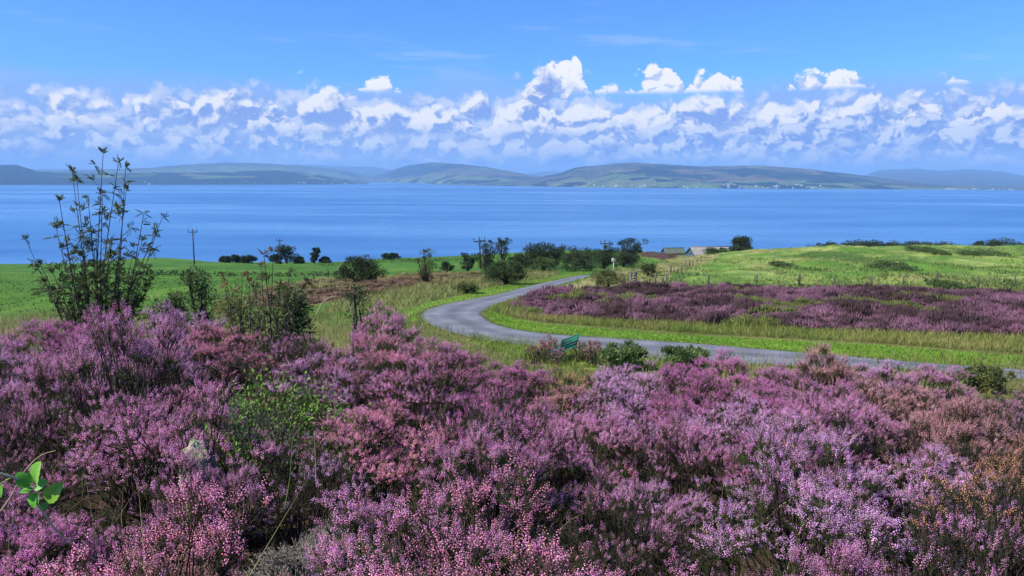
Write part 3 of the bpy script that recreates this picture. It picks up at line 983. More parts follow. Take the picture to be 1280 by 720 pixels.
# what grows where, by the photograph: pixel, kind, flower colour
PUR, LIL, PNK, ROS, MAG, ORA = (0.88, 0.41, 0.70), (0.90, 0.51, 0.84), (0.95, 0.40, 0.60), (0.86, 0.47, 0.50), (0.90, 0.34, 0.70), (0.88, 0.48, 0.28)
SPOTS = [
    (30, 440, 'full', PUR), (100, 410, 'full', MAG), (160, 395, 'full', PUR), (230, 405, 'full', LIL), (300, 400, 'full', PNK), (350, 410, 'thin', PNK), (420, 400, 'full', PUR),
    (390, 430, 'thin', PUR), (500, 405, 'full', PUR), (540, 430, 'fade', PUR), (590, 450, 'full', MAG), (640, 465, 'full', MAG), (690, 470, 'fade', ROS), (720, 475, 'thin', ORA), (770, 470, 'full', LIL), (830, 465, 'fade', MAG), (900, 465, 'full', MAG),
    (960, 455, 'full', PUR), (1010, 440, 'fade', PUR), (1060, 455, 'fade', ROS), (1120, 460, 'full', LIL), (1160, 470, 'full', PUR), (1200, 490, 'thin', ROS), (1250, 490, 'thin', PUR), (1270, 520, 'thin', LIL),
    (40, 480, 'full', LIL), (110, 460, 'full', LIL), (180, 470, 'full', LIL), (240, 470, 'fade', PUR), (150, 500, 'full', PUR), (80, 510, 'fade', PUR), (300, 480, 'thin', PNK), (265, 505, 'bare', LIL), (285, 530, 'bare', PUR), (320, 545, 'bilberry', PUR), (340, 470, 'thin', ROS),
    (390, 490, 'fade', LIL), (430, 470, 'thin', PUR), (480, 500, 'full', PNK), (500, 540, 'full', PNK), (450, 550, 'thin', PNK), (560, 470, 'thin', PUR), (590, 510, 'thin', MAG), (540, 500, 'fade', PUR), (560, 570, 'bilberry', PUR), (620, 530, 'thin', MAG),
    (680, 520, 'fade', PUR), (740, 500, 'full', LIL), (720, 540, 'full', PUR), (800, 530, 'full', LIL), (860, 500, 'full', MAG), (900, 500, 'full', MAG), (950, 490, 'full', MAG), (1000, 520, 'full', MAG), (980, 560, 'full', MAG), (920, 540, 'full', LIL),
    (1080, 490, 'fade', ROS), (1050, 520, 'full', PUR), (1120, 520, 'fade', ROS), (1180, 530, 'fade', ROS), (1230, 550, 'fade', ROS), (1160, 560, 'fade', ROS), (1100, 560, 'fade', ROS),
    (20, 560, 'thin', PUR), (80, 560, 'thin', ROS), (140, 540, 'full', PUR), (170, 570, 'full', LIL), (230, 560, 'fade', PUR), (60, 620, 'full', PUR), (30, 640, 'full', PUR), (130, 600, 'bare', PUR), (190, 610, 'thin', PUR), (250, 610, 'fade', PNK), (110, 680, 'full', LIL), (40, 700, 'full', MAG),
    (210, 650, 'bilberry', PUR), (280, 640, 'bilberry', PUR), (310, 620, 'bilberry', PUR), (190, 690, 'fade', ROS), (260, 700, 'fade', PNK), (340, 600, 'thin', LIL), (400, 600, 'fade', ROS), (430, 630, 'bare', ROS), (480, 600, 'fade', PNK), (360, 650, 'bilberry', PUR),
    (520, 640, 'fade', PNK), (560, 610, 'full', PUR), (600, 600, 'full', PUR), (460, 690, 'full', LIL), (400, 700, 'full', PUR), (560, 690, 'full', PUR), (620, 660, 'full', LIL), (680, 600, 'full', LIL), (740, 590, 'full', PUR), (700, 660, 'thin', PUR), (760, 640, 'thin', PUR), (640, 710, 'fade', PNK),
    (820, 590, 'full', LIL), (880, 590, 'fade', PUR), (920, 610, 'full', LIL), (850, 670, 'thin', PUR), (920, 660, 'fade', PUR), (980, 640, 'full', LIL), (1050, 610, 'full', LIL), (1090, 620, 'full', LIL), (1120, 650, 'full', PUR), (1180, 610, 'full', LIL), (1200, 650, 'fade', PUR), (1020, 690, 'thin', PUR), (960, 700, 'fade', PUR),
    (1255, 620, 'thin', ORA), (1265, 670, 'thin', ORA), (1225, 690, 'thin', PUR), (1110, 705, 'thin', ORA), (1200, 600, 'full', LIL), (1280, 640, 'fade', ROS), (1150, 690, 'thin', PUR), (1280, 600, 'thin', ROS)]
SPX = np.array([(a, b) for a, b, _, _ in SPOTS], float)

cand_y = np.sqrt(rng.uniform(1.0 ** 2, 8.6 ** 2, 60000))
cand_x = rng.uniform(-1, 1, 60000) * (0.74 * cand_y + 0.75)
order = np.argsort(cand_y + rng.uniform(0, 9, 60000))
kept = np.zeros((0, 2))
for i in order:
    p = np.array([cand_x[i], cand_y[i]])
    r_min = 0.45 + 0.012 * p[1]
    if len(kept) and (np.sum((kept - p) ** 2, 1) < r_min ** 2).any():
        continue
    kept = np.vstack([kept, p])
    if len(kept) >= 290:
        break

KIND_TXT = {
    ('full', 'PUR'): 'dense heather bush thick with purple flower spikes', ('full', 'LIL'): 'dense heather bush with pale lilac flower spikes',
    ('full', 'PNK'): 'dense heather bush with bright pink flower spikes', ('full', 'MAG'): 'dense heather bush with deep magenta flower spikes',
    ('fade', 'PUR'): 'heather bush with purple flowers turning brown', ('fade', 'LIL'): 'heather bush with fading lilac flowers', ('fade', 'PNK'): 'heather bush with fading pink flowers',
    ('fade', 'ROS'): 'heather bush with dusty rose flowers going over', ('fade', 'MAG'): 'heather bush with fading magenta flowers', ('fade', 'ORA'): 'heather bush with orange tinged flowers',
    ('thin', 'PUR'): 'dark heather bush with only a few purple flowers', ('thin', 'LIL'): 'dark heather bush with only a few lilac flowers', ('thin', 'PNK'): 'dark heather bush with only a few pink flowers',
    ('thin', 'ROS'): 'dark heather bush with scattered rose flowers', ('thin', 'MAG'): 'dark heather bush with scattered magenta flowers', ('thin', 'ORA'): 'dark heather bush with scattered orange flowers',
    'bare': 'bare heather bush of dry grey twigs without flowers', 'bilberry': 'low green leafy bilberry bush among the heather'}
LAND = [(40, 640, 110, 'beside the bramble shoot'), (249, 560, 90, 'beside the pale stone'), (112, 400, 90, 'in front of the tall rowan'), (335, 405, 80, 'in front of the forked sapling'),
        (705, 470, 70, 'below the green bench'), (790, 462, 60, 'below the bushy green broom'), (860, 462, 60, 'below the lower green broom'), (1230, 495, 70, 'below the grey green broom'), (290, 640, 90, 'beside the green bilberry leaves')]
CN = {PUR: 'PUR', LIL: 'LIL', PNK: 'PNK', ROS: 'ROS', MAG: 'MAG', ORA: 'ORA'}
nrng = np.random.default_rng(77)
for (x, y) in kept:
    z = float(ground(x, y))
    px, py = to_px([x, y, z + 0.42])
    j = int(np.argmin(((SPX[:, 0] - px) / 1.0) ** 2 + ((SPX[:, 1] - py) * 1.6) ** 2 + nrng.uniform(0, 500, len(SPX))))
    kind, colr = SPOTS[j][2], SPOTS[j][3]
    st, fo, bl = PROTO[kind][nrng.integers(len(PROTO[kind]))]
    txt = KIND_TXT.get((kind, CN[colr])) or KIND_TXT[kind]
    for lx, ly, lr, lt in LAND:
        if math.hypot(px - lx, py - ly) < lr and not (kind == 'bilberry' and 'bilberry' in lt):
            txt = txt.replace(' among the heather', '') + ' ' + lt
            break
    t = thing('bilberry_bush' if kind == 'bilberry' else 'heather_bush', txt, 'bilberry' if kind == 'bilberry' else 'heather', (x, y, z - 0.01), nrng.uniform(0, 6.28), txt.replace(' bush', ' bushes', 1))
    sc = nrng.uniform(0.88, 1.28)
    t.scale = (sc * nrng.uniform(0.95, 1.2), sc, sc * (nrng.uniform(0.72, 1.32) if y < 4.5 else nrng.uniform(0.72, 1.08)))
    t.rotation_euler[0] = nrng.normal(0, 0.06)
    for nm, me in (('stems', st), ('foliage', fo), ('flowers', bl)):
        if me is None:
            continue
        o = tag(obj(nm, me, t), kind='stuff')
        o.color = (*(np.array(colr) * nrng.uniform(0.9, 1.12)), 1) if nm == 'flowers' else (1, 1, 1, 1)


# a bush that half hides the pale stone
p = at(252, 585, 2.85)
st, fo, bl = PROTO['fade'][0]
t = thing('heather_bush', 'heather bush half hiding the pale lichen stone', 'heather', (p[0], p[1], float(ground(p[0], p[1]))), 1.0)
t.scale = (0.75, 0.75, 0.98)
for nm, me in (('stems', st), ('foliage', fo), ('flowers', bl)):
    tag(obj(nm, me, t), kind='stuff').color = (*PUR, 1) if nm == 'flowers' else (1, 1, 1, 1)

# small flowering clumps on the grass round the bench
for bx, by, kd, colr, txt, sc in [(688, 447, 'fade', ROS, 'small rose heather clump hiding the near end of the bench', 1.0), (680, 451, 'fade', PNK, 'pink heather clump on the grass left of the bench', 0.9), (697, 456, 'full', PUR, 'small purple heather clump right below the bench', 0.8),
                                  (730, 452, 'thin', ORA, 'orange brown heather clump on the grass right of the bench', 1.1), (742, 457, 'fade', ROS, 'rose heather clump between bench and green broom', 1.1), (668, 455, 'thin', ROS, 'dark low heather clump left of the bench grass', 1.0)]:
    p = hit(bx, by)
    st, fo, bl = PROTO[kd][0]
    t = thing('heather_bush', txt, 'heather', tuple(p), nrng.uniform(0, 6), 'heather clumps round the bench')
    t.scale = (sc * 1.3, sc * 1.3, sc * 1.5)
    for nm, me in (('stems', st), ('foliage', fo), ('flowers', bl)):
        o = tag(obj(nm, me, t), kind='stuff')
        o.color = (*colr, 1) if nm == 'flowers' else (1, 1, 1, 1)

# ------------------------------------------------------------------ heather beyond the road, rough grass
def in_poly_points(poly, n, seed):
    r = np.random.default_rng(seed)
    lo, hi = poly.min(0), poly.max(0)
    out = []
    while sum(map(len, out)) < n:
        p = r.uniform(lo, hi, (n * 2, 2))
        s = np.abs(p[:, 0]) < 0.80 * p[:, 1] + 4
        out.append(p[inside(p[:, 0], p[:, 1], poly) & s])
    return np.concatenate(out)[:n]

def tuft_template(seed, n=34, flat_=0.7):
    """small mound of spiky shoots, unit radius"""
    r = np.random.default_rng(seed)
    P, D = dome_tips(r, n, 1.0, flat_, 0.3)
    V, F, C = [], [], []
    for p, d in zip(P, D):
        d = d + np.array([0, 0, 0.5]) + r.normal(0, 0.25, 3)
        d /= np.linalg.norm(d)
        a = np.cross(d, r.normal(0, 1, 3)); a /= np.linalg.norm(a)
        b = np.cross(d, a)
        w, l = r.uniform(0.07, 0.12), r.uniform(0.22, 0.42)
        k = len(V)
        V += [p - d * 0.25 + a * w * 0.5, p - d * 0.25 - a * w * 0.5 + b * w, p - d * 0.25 - a * w * 0.5 - b * w, p + d * l]
        F += [[k, k + 1, k + 3], [k + 1, k + 2, k + 3], [k + 2, k, k + 3]]
        j = r.uniform(0.7, 1.25)
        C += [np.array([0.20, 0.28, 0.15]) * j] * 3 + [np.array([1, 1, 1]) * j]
    return np.array(V), np.array(F), np.array(C)

TUFTS = [tuft_template(s) for s in range(6)]

def tuft_field(name, label, poly, n, size, colf, seed, hs=0.8):
    r = np.random.default_rng(seed)
    p = in_poly_points(poly, n, seed)
    sz = r.uniform(*size, n) * (1 + 0.5 * vnoise(p[:, 0] * 0.5, p[:, 1] * 0.5, seed, 2))
    lift = np.maximum(0, 0.25 + vnoise(p[:, 0] * 0.8, p[:, 1] * 0.8, seed + 4, 2)) * 0.45
    pos = np.stack([p[:, 0], p[:, 1], ground(p[:, 0], p[:, 1]) - 0.02 + lift * 0.4], -1)
    c = colf(p[:, 0], p[:, 1], r)
    parts = []
    for k in range(6):
        w = np.arange(n) % 6 == k
        m = w.sum()
        rot = frames(np.tile([0., 0, 1], (m, 1)) + r.normal(0, 0.1, (m, 3)), r.uniform(0, 6.28, m))
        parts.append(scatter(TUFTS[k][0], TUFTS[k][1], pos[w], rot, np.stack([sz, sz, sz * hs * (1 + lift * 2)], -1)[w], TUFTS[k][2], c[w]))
    V, F, C = join(parts)
    o = obj(name, build_mesh(name, V, F, M_TUFT, C))
    return tag(o, label, 'heather' if 'heather' in name else 'plants', kind='stuff')

def heath_col(X, Y, r):
    n, m = vnoise(X * 0.30, Y * 0.22, 81, 4), vnoise(X * 0.9, Y * 0.7, 83, 2)
    k = sstep(n + m * 0.9, -0.35, 0.45)[:, None]
    c = np.array([0.075, 0.042, 0.050]) * (1 - k) + np.array([0.25, 0.115, 0.19]) * k
    g = (vnoise(X * 0.25, Y * 0.4, 91, 2) > 0.42)[:, None]
    c = np.where(g, np.array([0.15, 0.17, 0.05]), c)
    return c * r.uniform(0.75, 1.25, (len(X), 1))
tuft_field('heather_moor', 'broad patch of purple heather inside the road bend', HEATH, 5200, (0.22, 0.46), heath_col, 301)
def brown_col(X, Y, r):
    k = r.uniform(0, 1, (len(X), 1))
    n = (vnoise(X * 0.3, Y * 0.3, 87, 3) > 0.05)[:, None]
    a = np.array([0.26, 0.17, 0.10]) * (1 - k) + np.array([0.18, 0.10, 0.10]) * k
    return np.where(n, a, np.array([0.28, 0.24, 0.11])) * r.uniform(0.7, 1.2, (len(X), 1))
tuft_field('brown_heather', 'strip of brown withered heather below the green field', BROWN, 1500, (0.22, 0.42), brown_col, 302, 0.6)
tuft_field('distant_heather', 'small dark heather patch by the barn roofs', MOOR2, 160, (0.5, 0.9), brown_col, 303, 0.6)

def blade_field(name, label, p, length, width, c0, c1, seed, lean=0.25, per=1, spread=0.1, head=None):
    """grass: every blade a bent three-triangle strip"""
    r = np.random.default_rng(seed)
    p = np.repeat(p, per, 0) + r.normal(0, spread, (len(p) * per, 2)) * (per > 1)
    n = len(p)
    tV = np.array([[-0.5, 0, 0], [0.5, 0, 0], [-0.36, 0.12, 0.55], [0.36, 0.12, 0.55], [0, 0.42, 1.0]])
    tF = np.array([[0, 1, 3], [0, 3, 2], [2, 3, 4]])
    L, Wd = r.uniform(*length, n), r.uniform(*width, n)
    L = L * (1 + 0.3 * vnoise(p[:, 0] * 0.6, p[:, 1] * 0.6, seed, 2))
    D = np.tile([0., 0, 1], (n, 1)) + r.normal(0, lean, (n, 3)) * np.array([1, 1, 0])
    k = np.clip(0.5 + 0.5 * vnoise(p[:, 0] * 0.35, p[:, 1] * 0.25, seed + 3, 3) + r.normal(0, 0.25, n), 0, 1)[:, None]
    C = (np.asarray(c0) * (1 - k) + np.asarray(c1) * k) * r.uniform(0.65, 1.05, (n, 1))
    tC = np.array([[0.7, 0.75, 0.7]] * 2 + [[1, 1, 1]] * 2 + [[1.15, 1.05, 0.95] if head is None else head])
    pos = np.stack([p[:, 0], p[:, 1], ground(p[:, 0], p[:, 1]) - 0.015], -1)
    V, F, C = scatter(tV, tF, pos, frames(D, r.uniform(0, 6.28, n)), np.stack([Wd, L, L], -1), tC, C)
    return tag(obj(name, build_mesh(name, V, F, M_GRASS, C)), label, 'grass', kind='stuff')

# tall seeding grass between verge and heather
TALL = flat([(612, 388), (640, 377), (652, 376), (655, 393), (700, 398), (760, 402), (860, 406), (960, 411), (1080, 417), (1200, 421), (1340, 426), (1340, 446), (1200, 437), (1080, 428), (960, 422), (860, 416), (760, 409), (680, 403), (640, 397), (620, 392)])
blade_field('tall_grass', 'tall tan seeding grass along the edge of the heather', in_poly_points(TALL, 11000, 401), (0.16, 0.40), (0.012, 0.03), (0.13, 0.24, 0.03), (0.40, 0.33, 0.12), 401, 0.35, 2, 0.06)
vp = in_poly_points(VERGE_IN, 9000, 402)
blade_field('verge_grass', 'short bright green grass on the inner road verge', vp, (0.06, 0.14), (0.02, 0.04), (0.13, 0.28, 0.025), (0.24, 0.36, 0.05), 402, 0.4, 2, 0.05)
blade_field('verge_grass', 'short bright green grass along the outer road edge', in_poly_points(VERGE_OUT, 5000, 403), (0.06, 0.16), (0.02, 0.04), (0.13, 0.28, 0.025), (0.30, 0.36, 0.08), 403, 0.4, 2, 0.06)
blade_field('lawn_grass', 'green grass around the bench beside the road', in_poly_points(LAWN, 5000, 404), (0.06, 0.2), (0.015, 0.03), (0.15, 0.27, 0.03), (0.34, 0.36, 0.10), 404, 0.4, 2, 0.06)
blade_field('rushes', 'rough rushes and pale grass left of the road', in_poly_points(RUSHY, 5200, 405), (0.25, 0.6), (0.02, 0.045), (0.11, 0.17, 0.035), (0.42, 0.38, 0.15), 405, 0.3, 2, 0.10)
blade_field('bank_grass', 'pale tussock grass on the bank above the heather', in_poly_points(BANK, 3600, 406), (0.3, 0.7), (0.03, 0.06), (0.16, 0.22, 0.05), (0.50, 0.42, 0.20), 406, 0.3, 2, 0.12)
SLOPE = np.array([(-26, 44), (-26, 30), (-16, 20), (22, 20), (30, 29), (8, 29.5), (1.5, 32), (-1.2, 34), (-4.5, 38), (-5, 42)], float)
blade_field('slope_grass', 'rough grass on the slope below the heather knoll', in_poly_points(SLOPE, 9000, 407), (0.2, 0.55), (0.012, 0.03), (0.12, 0.16, 0.03), (0.36, 0.31, 0.12), 407, 0.3, 2, 0.08)
pr = np.random.default_rng(408)
yy = np.exp(pr.uniform(math.log(57), math.log(185), 14000))
ss = pr.uniform(0.15, 0.78, 14000)
ks = vnoise(ss * yy * 0.12, yy * 0.06, 409, 3)
w = pr.uniform(-0.5, 0.6, 14000) < ks
blade_field('pasture_tussocks', 'yellow green tussocks over the rough pasture', np.stack([ss * yy, yy], -1)[w], (0.15, 0.42), (0.05, 0.13), (0.06, 0.14, 0.02), (0.32, 0.36, 0.11), 408, 0.45, 5, 0.30)
yy = np.exp(pr.uniform(math.log(42), math.log(240), 5000))
ss = pr.uniform(-0.75, 0.0, 5000)
w = vnoise(ss * yy * 0.08, yy * 0.05, 419, 3) > 0.05
blade_field('field_tussocks', 'scattered tussocks over the smooth green field', np.stack([ss * yy, yy], -1)[w], (0.06, 0.16), (0.06, 0.14), (0.07, 0.18, 0.016), (0.18, 0.26, 0.05), 409, 0.5, 3, 0.3)

# ------------------------------------------------------------------ shrubs and trees
LEAFQ = np.array([[0, 0, 0], [0.22, 0.1, 0.42], [-0.22, 0.1, 0.42], [0, 0, 1.15]])
LEAFF = np.array([[0, 1, 2], [1, 3, 2]])

def crown(r, centres, radii, per, leaf, c0, c1, flat_=0.75):
    n = len(centres) * per
    i = np.repeat(np.arange(len(centres)), per)
    off = r.normal(0, 1, (n, 3))
    off /= np.linalg.norm(off, axis=1, keepdims=True)
    off *= (r.uniform(0.2, 1, (n, 1)) ** 0.5)
    pos = centres[i] + off * radii[i][:, None] * np.array([1, 1, flat_])
    d = off * 0.8 + r.normal(0, 0.5, (n, 3)) + np.array([0, 0, 0.45])
    k = np.clip(r.uniform(0, 1, len(centres))[i] * 0.7 + r.normal(0.15, 0.2, n), 0, 1)[:, None]
    C = np.asarray(c0) * (1 - k) + np.asarray(c1) * k
    return scatter(LEAFQ, LEAFF, pos, frames(d, r.uniform(0, 6.28, n)), r.uniform(0.7, 1.3, n) * leaf, None, C)

GORSE, DARK, MIDG, OLIVE = ((0.030, 0.055, 0.018), (0.085, 0.125, 0.035)), ((0.022, 0.036, 0.014), (0.055, 0.075, 0.025)), ((0.045, 0.085, 0.022), (0.12, 0.18, 0.045)), ((0.075, 0.10, 0.030), (0.20, 0.21, 0.07))

def shrub(name, label, cat, base, w, h, pal, seed, clumps=40, per=60, leaf=0.14, lean=0.0, form='round', trunk=0.0, group=None, depth=None, hue=1.0):
    """a woody plant: limbs fan out from the base and carry leaf clumps"""
    r = np.random.default_rng(seed)
    d = w * 0.8 if depth is None else depth
    t = thing(name, label, cat, base, 0.0, group)
    th = r.uniform(0, 6.28, clumps)
    if form == 'round':
        k = r.uniform(0, 1, clumps) ** 0.5
        z = h * trunk + h * (1 - trunk) * (0.08 + 0.84 * r.uniform(0, 1, clumps) ** 0.8)
        fz = (z - h * trunk) / (h * (1 - trunk))
        prof = np.sqrt(np.clip(1 - np.clip(fz - 0.25, 0, 1) ** 2 / 0.60, 0.05, 1)) * (0.72 + 0.28 * np.clip(fz * 3, 0, 1))
    elif form == 'flame':
        k = r.uniform(0, 1, clumps) ** 0.6
        fz = r.uniform(0.05, 0.97, clumps)
        z = h * fz
        prof = 0.45 + 0.65 * np.sin(np.clip(fz, 0, 1) * math.pi * 0.9) * (1 - 0.35 * fz)
    else:                                   # 'wind': flat-topped, swept to one side
        k = r.uniform(0, 1, clumps) ** 0.6
        fz = r.uniform(0.12, 1.0, clumps)
        z = h * fz
        prof = 0.55 + 0.55 * fz
    x = np.cos(th) * k * prof * w / 2 + lean * (z / h) ** 1.3 * h
    y = np.sin(th) * k * prof * d / 2
    cen = np.stack([x, y, z], -1)
    rad = r.uniform(0.07, 0.23, clumps) * (w + h) / 2 * (0.8 if form != 'round' else 1.0)
    per = int(per * 2.2)
    mb = MB()
    root = np.array([0, 0, -0.08])
    for q in cen[:max(9, clumps // 2)]:
        m = np.array([q[0] * 0.28 + lean * h * 0.05, q[1] * 0.28, q[2] * 0.5]) + r.normal(0, 0.04 * h, 3)
        rr = 0.022 * h
        mb.tube(bez([root + r.normal(0, 0.02, 3), m, q], 3), np.linspace(rr, rr * 0.3, 7), 5, np.array([0.085, 0.07, 0.055]) * r.uniform(0.7, 1.2), False)
    if trunk > 0:
        mb.tube(bez([root, [lean * h * 0.1, 0, h * trunk * 0.6], [lean * h * 0.25, 0, h * (trunk + 0.25)]], 4), np.linspace(0.05 * h, 0.022 * h, 9), 8, (0.075, 0.06, 0.045), False)
    tag(obj('trunk' if trunk > 0 else 'stems', mb.mesh(name + '_stems', M_BARK, True), t), kind=None if trunk > 0 else 'stuff')
    V, F, C = crown(r, cen, rad, per, leaf, np.array(pal[0]) * hue, np.array(pal[1]) * hue)
    V[:, 2] = np.maximum(V[:, 2], 0.02)
    C = C * (0.75 + 0.5 * _hash(np.floor(V[:, 0] * 3), np.floor(V[:, 2] * 3), seed))[:, None]
    obj('crown', build_mesh(name + '_crown', V, F, M_LEAF, C), t)
    return t

def gpos(x, y):
    return tuple(hit(x, y))

def spot(x, Y):
    """ground point at depth Y in the column of pixel x"""
    s, _ = ray(x, 330)
    return (float(s * Y), float(Y), float(ground(s * Y, Y)))

def sized(x0, x1, y0, y1, Y=None):
    """base point, width and height in metres of a plant spanning these pixels"""
    b = np.array(gpos((x0 + x1) / 2, y1)) if Y is None else np.array(spot((x0 + x1) / 2, Y))
    m = b[1] / FPX * 1.01
    top = at((x0 + x1) / 2, y0, b[1])[2]
    return tuple(b), (x1 - x0) * m, float(top - b[2])

def put(name, label, cat, box, pal, seed, Y=None, **kw):
    b, w, h = sized(*box, Y)
    return shrub(name, label, cat, b, w, h, pal, seed, **kw)

G1 = 'shrubs between the left field and the road'
put('gorse_bush', 'wide dark rounded gorse bush standing alone by the green field', 'bush', (424, 481, 322, 356), DARK, 1, clumps=60, per=70, leaf=0.13, lean=-0.08)
put('willow_shrub', 'upright thin twiggy willow shrub on the brown heather strip', 'shrub', (518, 546, 312, 357), OLIVE, 2, clumps=34, per=34, leaf=0.11, form='flame', hue=0.55)
put('willow_shrub', 'small round dark bush between willow shrub and windswept thorns', 'shrub', (551, 567, 327, 341), DARK, 3, clumps=20, per=50, leaf=0.14)
put('thorn_tree', 'short broad windswept thorn left of the taller thorn trees', 'tree', (573, 595, 317, 339), DARK, 4, clumps=30, per=50, leaf=0.15, form='wind', lean=0.18)
put('thorn_tree', 'leaning windswept thorn tree just beside the crossarm pole', 'tree', (590, 620, 301, 338), DARK, 5, clumps=36, per=55, leaf=0.16, form='wind', lean=0.28)
put('thorn_tree', 'tall narrow ragged thorn tree against the sea', 'tree', (618, 638, 297, 335), DARK, 6, clumps=28, per=40, leaf=0.15, form='flame', lean=0.05)
put('gorse_bush', 'broad green gorse bush beside the outer road verge', 'bush', (603, 662, 327, 356), GORSE, 7, clumps=60, per=70, leaf=0.13)
put('gorse_bush', 'low pale green bush on the rushy slope before the gorse', 'bush', (566, 600, 352, 367), OLIVE, 8, clumps=26, per=50, leaf=0.12, hue=0.8)
put('thorn_tree', 'dense dark windswept thicket tree with a sloping top', 'tree', (643, 690, 304, 338), DARK, 9, clumps=60, per=70, leaf=0.17, form='round', lean=0.20)
put('thorn_tree', 'dark tufted thorn tree joining the sloping thicket', 'tree', (678, 704, 304, 335), DARK, 10, clumps=34, per=60, leaf=0.17, form='wind', lean=0.08)
put('gorse_bush', 'bright green bramble mass under the dark thicket', 'bush', (660, 700, 322, 341), GORSE, 11, clumps=40, per=60, leaf=0.13, hue=1.3)
put('gorse_bush', 'long dark gorse bush above the far end of the road', 'bush', (696, 742, 315, 339), DARK, 12, clumps=50, per=70, leaf=0.14, hue=1.3)
put('gorse_bush', 'olive gorse bush on the rise behind the road end', 'bush', (712, 757, 311, 334), GORSE, 13, clumps=40, per=60, leaf=0.14, hue=0.8)
put('gorse_bush', 'dark broad gorse filling the rise left of the sign', 'bush', (735, 775, 312, 336), GORSE, 21, clumps=50, per=60, leaf=0.14, hue=0.8)
put('gorse_bush', 'olive gorse along the crest of the rise', 'bush', (690, 730, 308, 328), GORSE, 22, clumps=40, per=60, leaf=0.16, hue=0.7)
put('gorse_bush', 'dark gorse filling between the tall thorn and the thicket', 'bush', (632, 664, 318, 340), DARK, 23, clumps=40, per=60, leaf=0.14, hue=1.2)
put('thorn_tree', 'dark leaning thorn tree behind the small white sign', 'tree', (752, 772, 304, 331), DARK, 14, clumps=36, per=55, leaf=0.17, form='wind', lean=0.12)
put('thorn_tree', 'large dark thorn tree right of the small white sign', 'tree', (766, 803, 300, 333), DARK, 15, clumps=60, per=60, leaf=0.17, form='wind', lean=0.18)
put('gorse_bush', 'dark low gorse at the foot of the large thorn', 'bush', (762, 796, 316, 334), DARK, 16, clumps=40, per=60, leaf=0.14, hue=1.2)
put('bramble_mound', 'green bramble mound between the road end and the wooden gate', 'bush', (735, 785, 338, 359), OLIVE, 17, clumps=40, per=50, leaf=0.12, hue=0.9)
put('rough_shrub', 'olive rough shrub in the tussock bank beyond the gate', 'bush', (798, 822, 329, 346), OLIVE, 18, clumps=26, per=45, leaf=0.14, hue=0.75)
put('broadleaf_tree', 'lone dark rounded tree at the end of the barn', 'tree', (913, 941, 297, 319), DARK, 19, Y=205, clumps=44, per=60, leaf=0.42, trunk=0.12, hue=1.1)
put('hedge_bush', 'dark hedge bush in front of the barn wall', 'bush', (878, 915, 312, 322), GORSE, 20, Y=190, clumps=36, per=50, leaf=0.35)
for i, (b, txt) in enumerate([((275, 289, 321, 331), 'small round far tree at the seaward end of the field row'), ((288, 301, 320, 331), 'middle small round far tree in the field row'), ((300, 321, 320, 331), 'broad low far tree in the field row'),
                              ((345, 371, 307, 330), 'tall dark far tree beside the thin pole'), ((338, 352, 319, 330), 'low bushy far tree under the thin pole'), ((368, 380, 322, 330), 'tiny dark bush right of the tall far tree'),
                              ((388, 398, 311, 330), 'thin leggy far tree with a flat tuft on top'), ((399, 414, 322, 329), 'low dark far bush beside the leggy tree'), ((478, 500, 317, 324), 'low dark far clump on the field crest')]):
    put('field_tree', txt, 'tree', b, DARK, 60 + i, Y=232, clumps=26, per=46, leaf=0.42, form='wind' if i == 6 else 'round', lean=0.15 if i == 6 else 0.0, trunk=0.15 if i in (3,) else (0.45 if i == 6 else 0.0))
FT = [(1030, 8), (1050, 7), (1068, 9), (1086, 11), (1104, 9), (1122, 8), (1142, 8), (1162, 8), (1180, 7), (1226, 9), (1240, 11), (1254, 13), (1268, 8)]
for i, (x, hh) in enumerate(FT):
    b = spot(x, 330)
    top = at(x, 310 - hh * 0.85, 330)[2]
    shrub('shelterbelt_tree', 'distant dark tree in the shelter belt beyond the rough pasture' if x < 1200 else 'distant dark tree clumped beside the bright far field', 'tree', b, 15.0 if x < 1200 else 10, float(top - b[2]), DARK, 90 + i, clumps=44, per=40, leaf=0.55, trunk=0.05, hue=1.2,
          group='shelter belt trees' if x < 1200 else 'trees by the bright far field')
for i, (b, txt) in enumerate([((1086, 1145, 322, 338), 'long dark gorse patch on the pasture slope'), ((1160, 1180, 309, 317), 'low gorse bush on the pasture crest'), ((1196, 1256, 312, 319), 'dark gorse band below the bright far field'),
                              ((968, 992, 326, 334), 'small dark gorse bush in the middle of the rough pasture'), ((1130, 1166, 305, 314), 'olive gorse bushes along the crest of the pasture'), ((1184, 1212, 352, 363), 'green rush clump behind the fence posts')]):
    put('pasture_gorse', txt, 'bush', (b[0], b[1], b[2] + (b[3] - b[2]) * 0.55, b[3]), GORSE, 120 + i, clumps=90, per=26, leaf=0.20, hue=1.35, depth=9)
put('road_shrub', 'bushy green broom between the bench and the road', 'bush', (752, 806, 434, 462), GORSE, 140, clumps=60, per=40, leaf=0.11, hue=1.9, form='wind')
put('road_shrub', 'second lower green broom bush beside the road', 'bush', (824, 880, 437, 464), GORSE, 141, clumps=60, per=40, leaf=0.11, hue=1.7, form='wind')
put('road_shrub', 'grey green broom at the road right of the heather', 'bush', (1200, 1258, 463, 490), OLIVE, 142, clumps=50, per=40, leaf=0.10, hue=0.8, form='wind')
put('knoll_shrub', 'dark green shrub between rowan and slender sapling', 'bush', (185, 242, 355, 402), DARK, 150, Y=13, clumps=50, per=110, leaf=0.045, hue=1.5)
put('knoll_shrub', 'narrow olive sapling standing in line with the tall pole', 'bush', (224, 262, 336, 402), GORSE, 151, Y=11.5, clumps=36, per=80, leaf=0.045, form='flame', hue=1.4)
put('knoll_shrub', 'yellow green scrub behind the red tipped sapling', 'bush', (255, 335, 352, 402), OLIVE, 152, Y=11, clumps=50, per=80, leaf=0.045, hue=1.2)
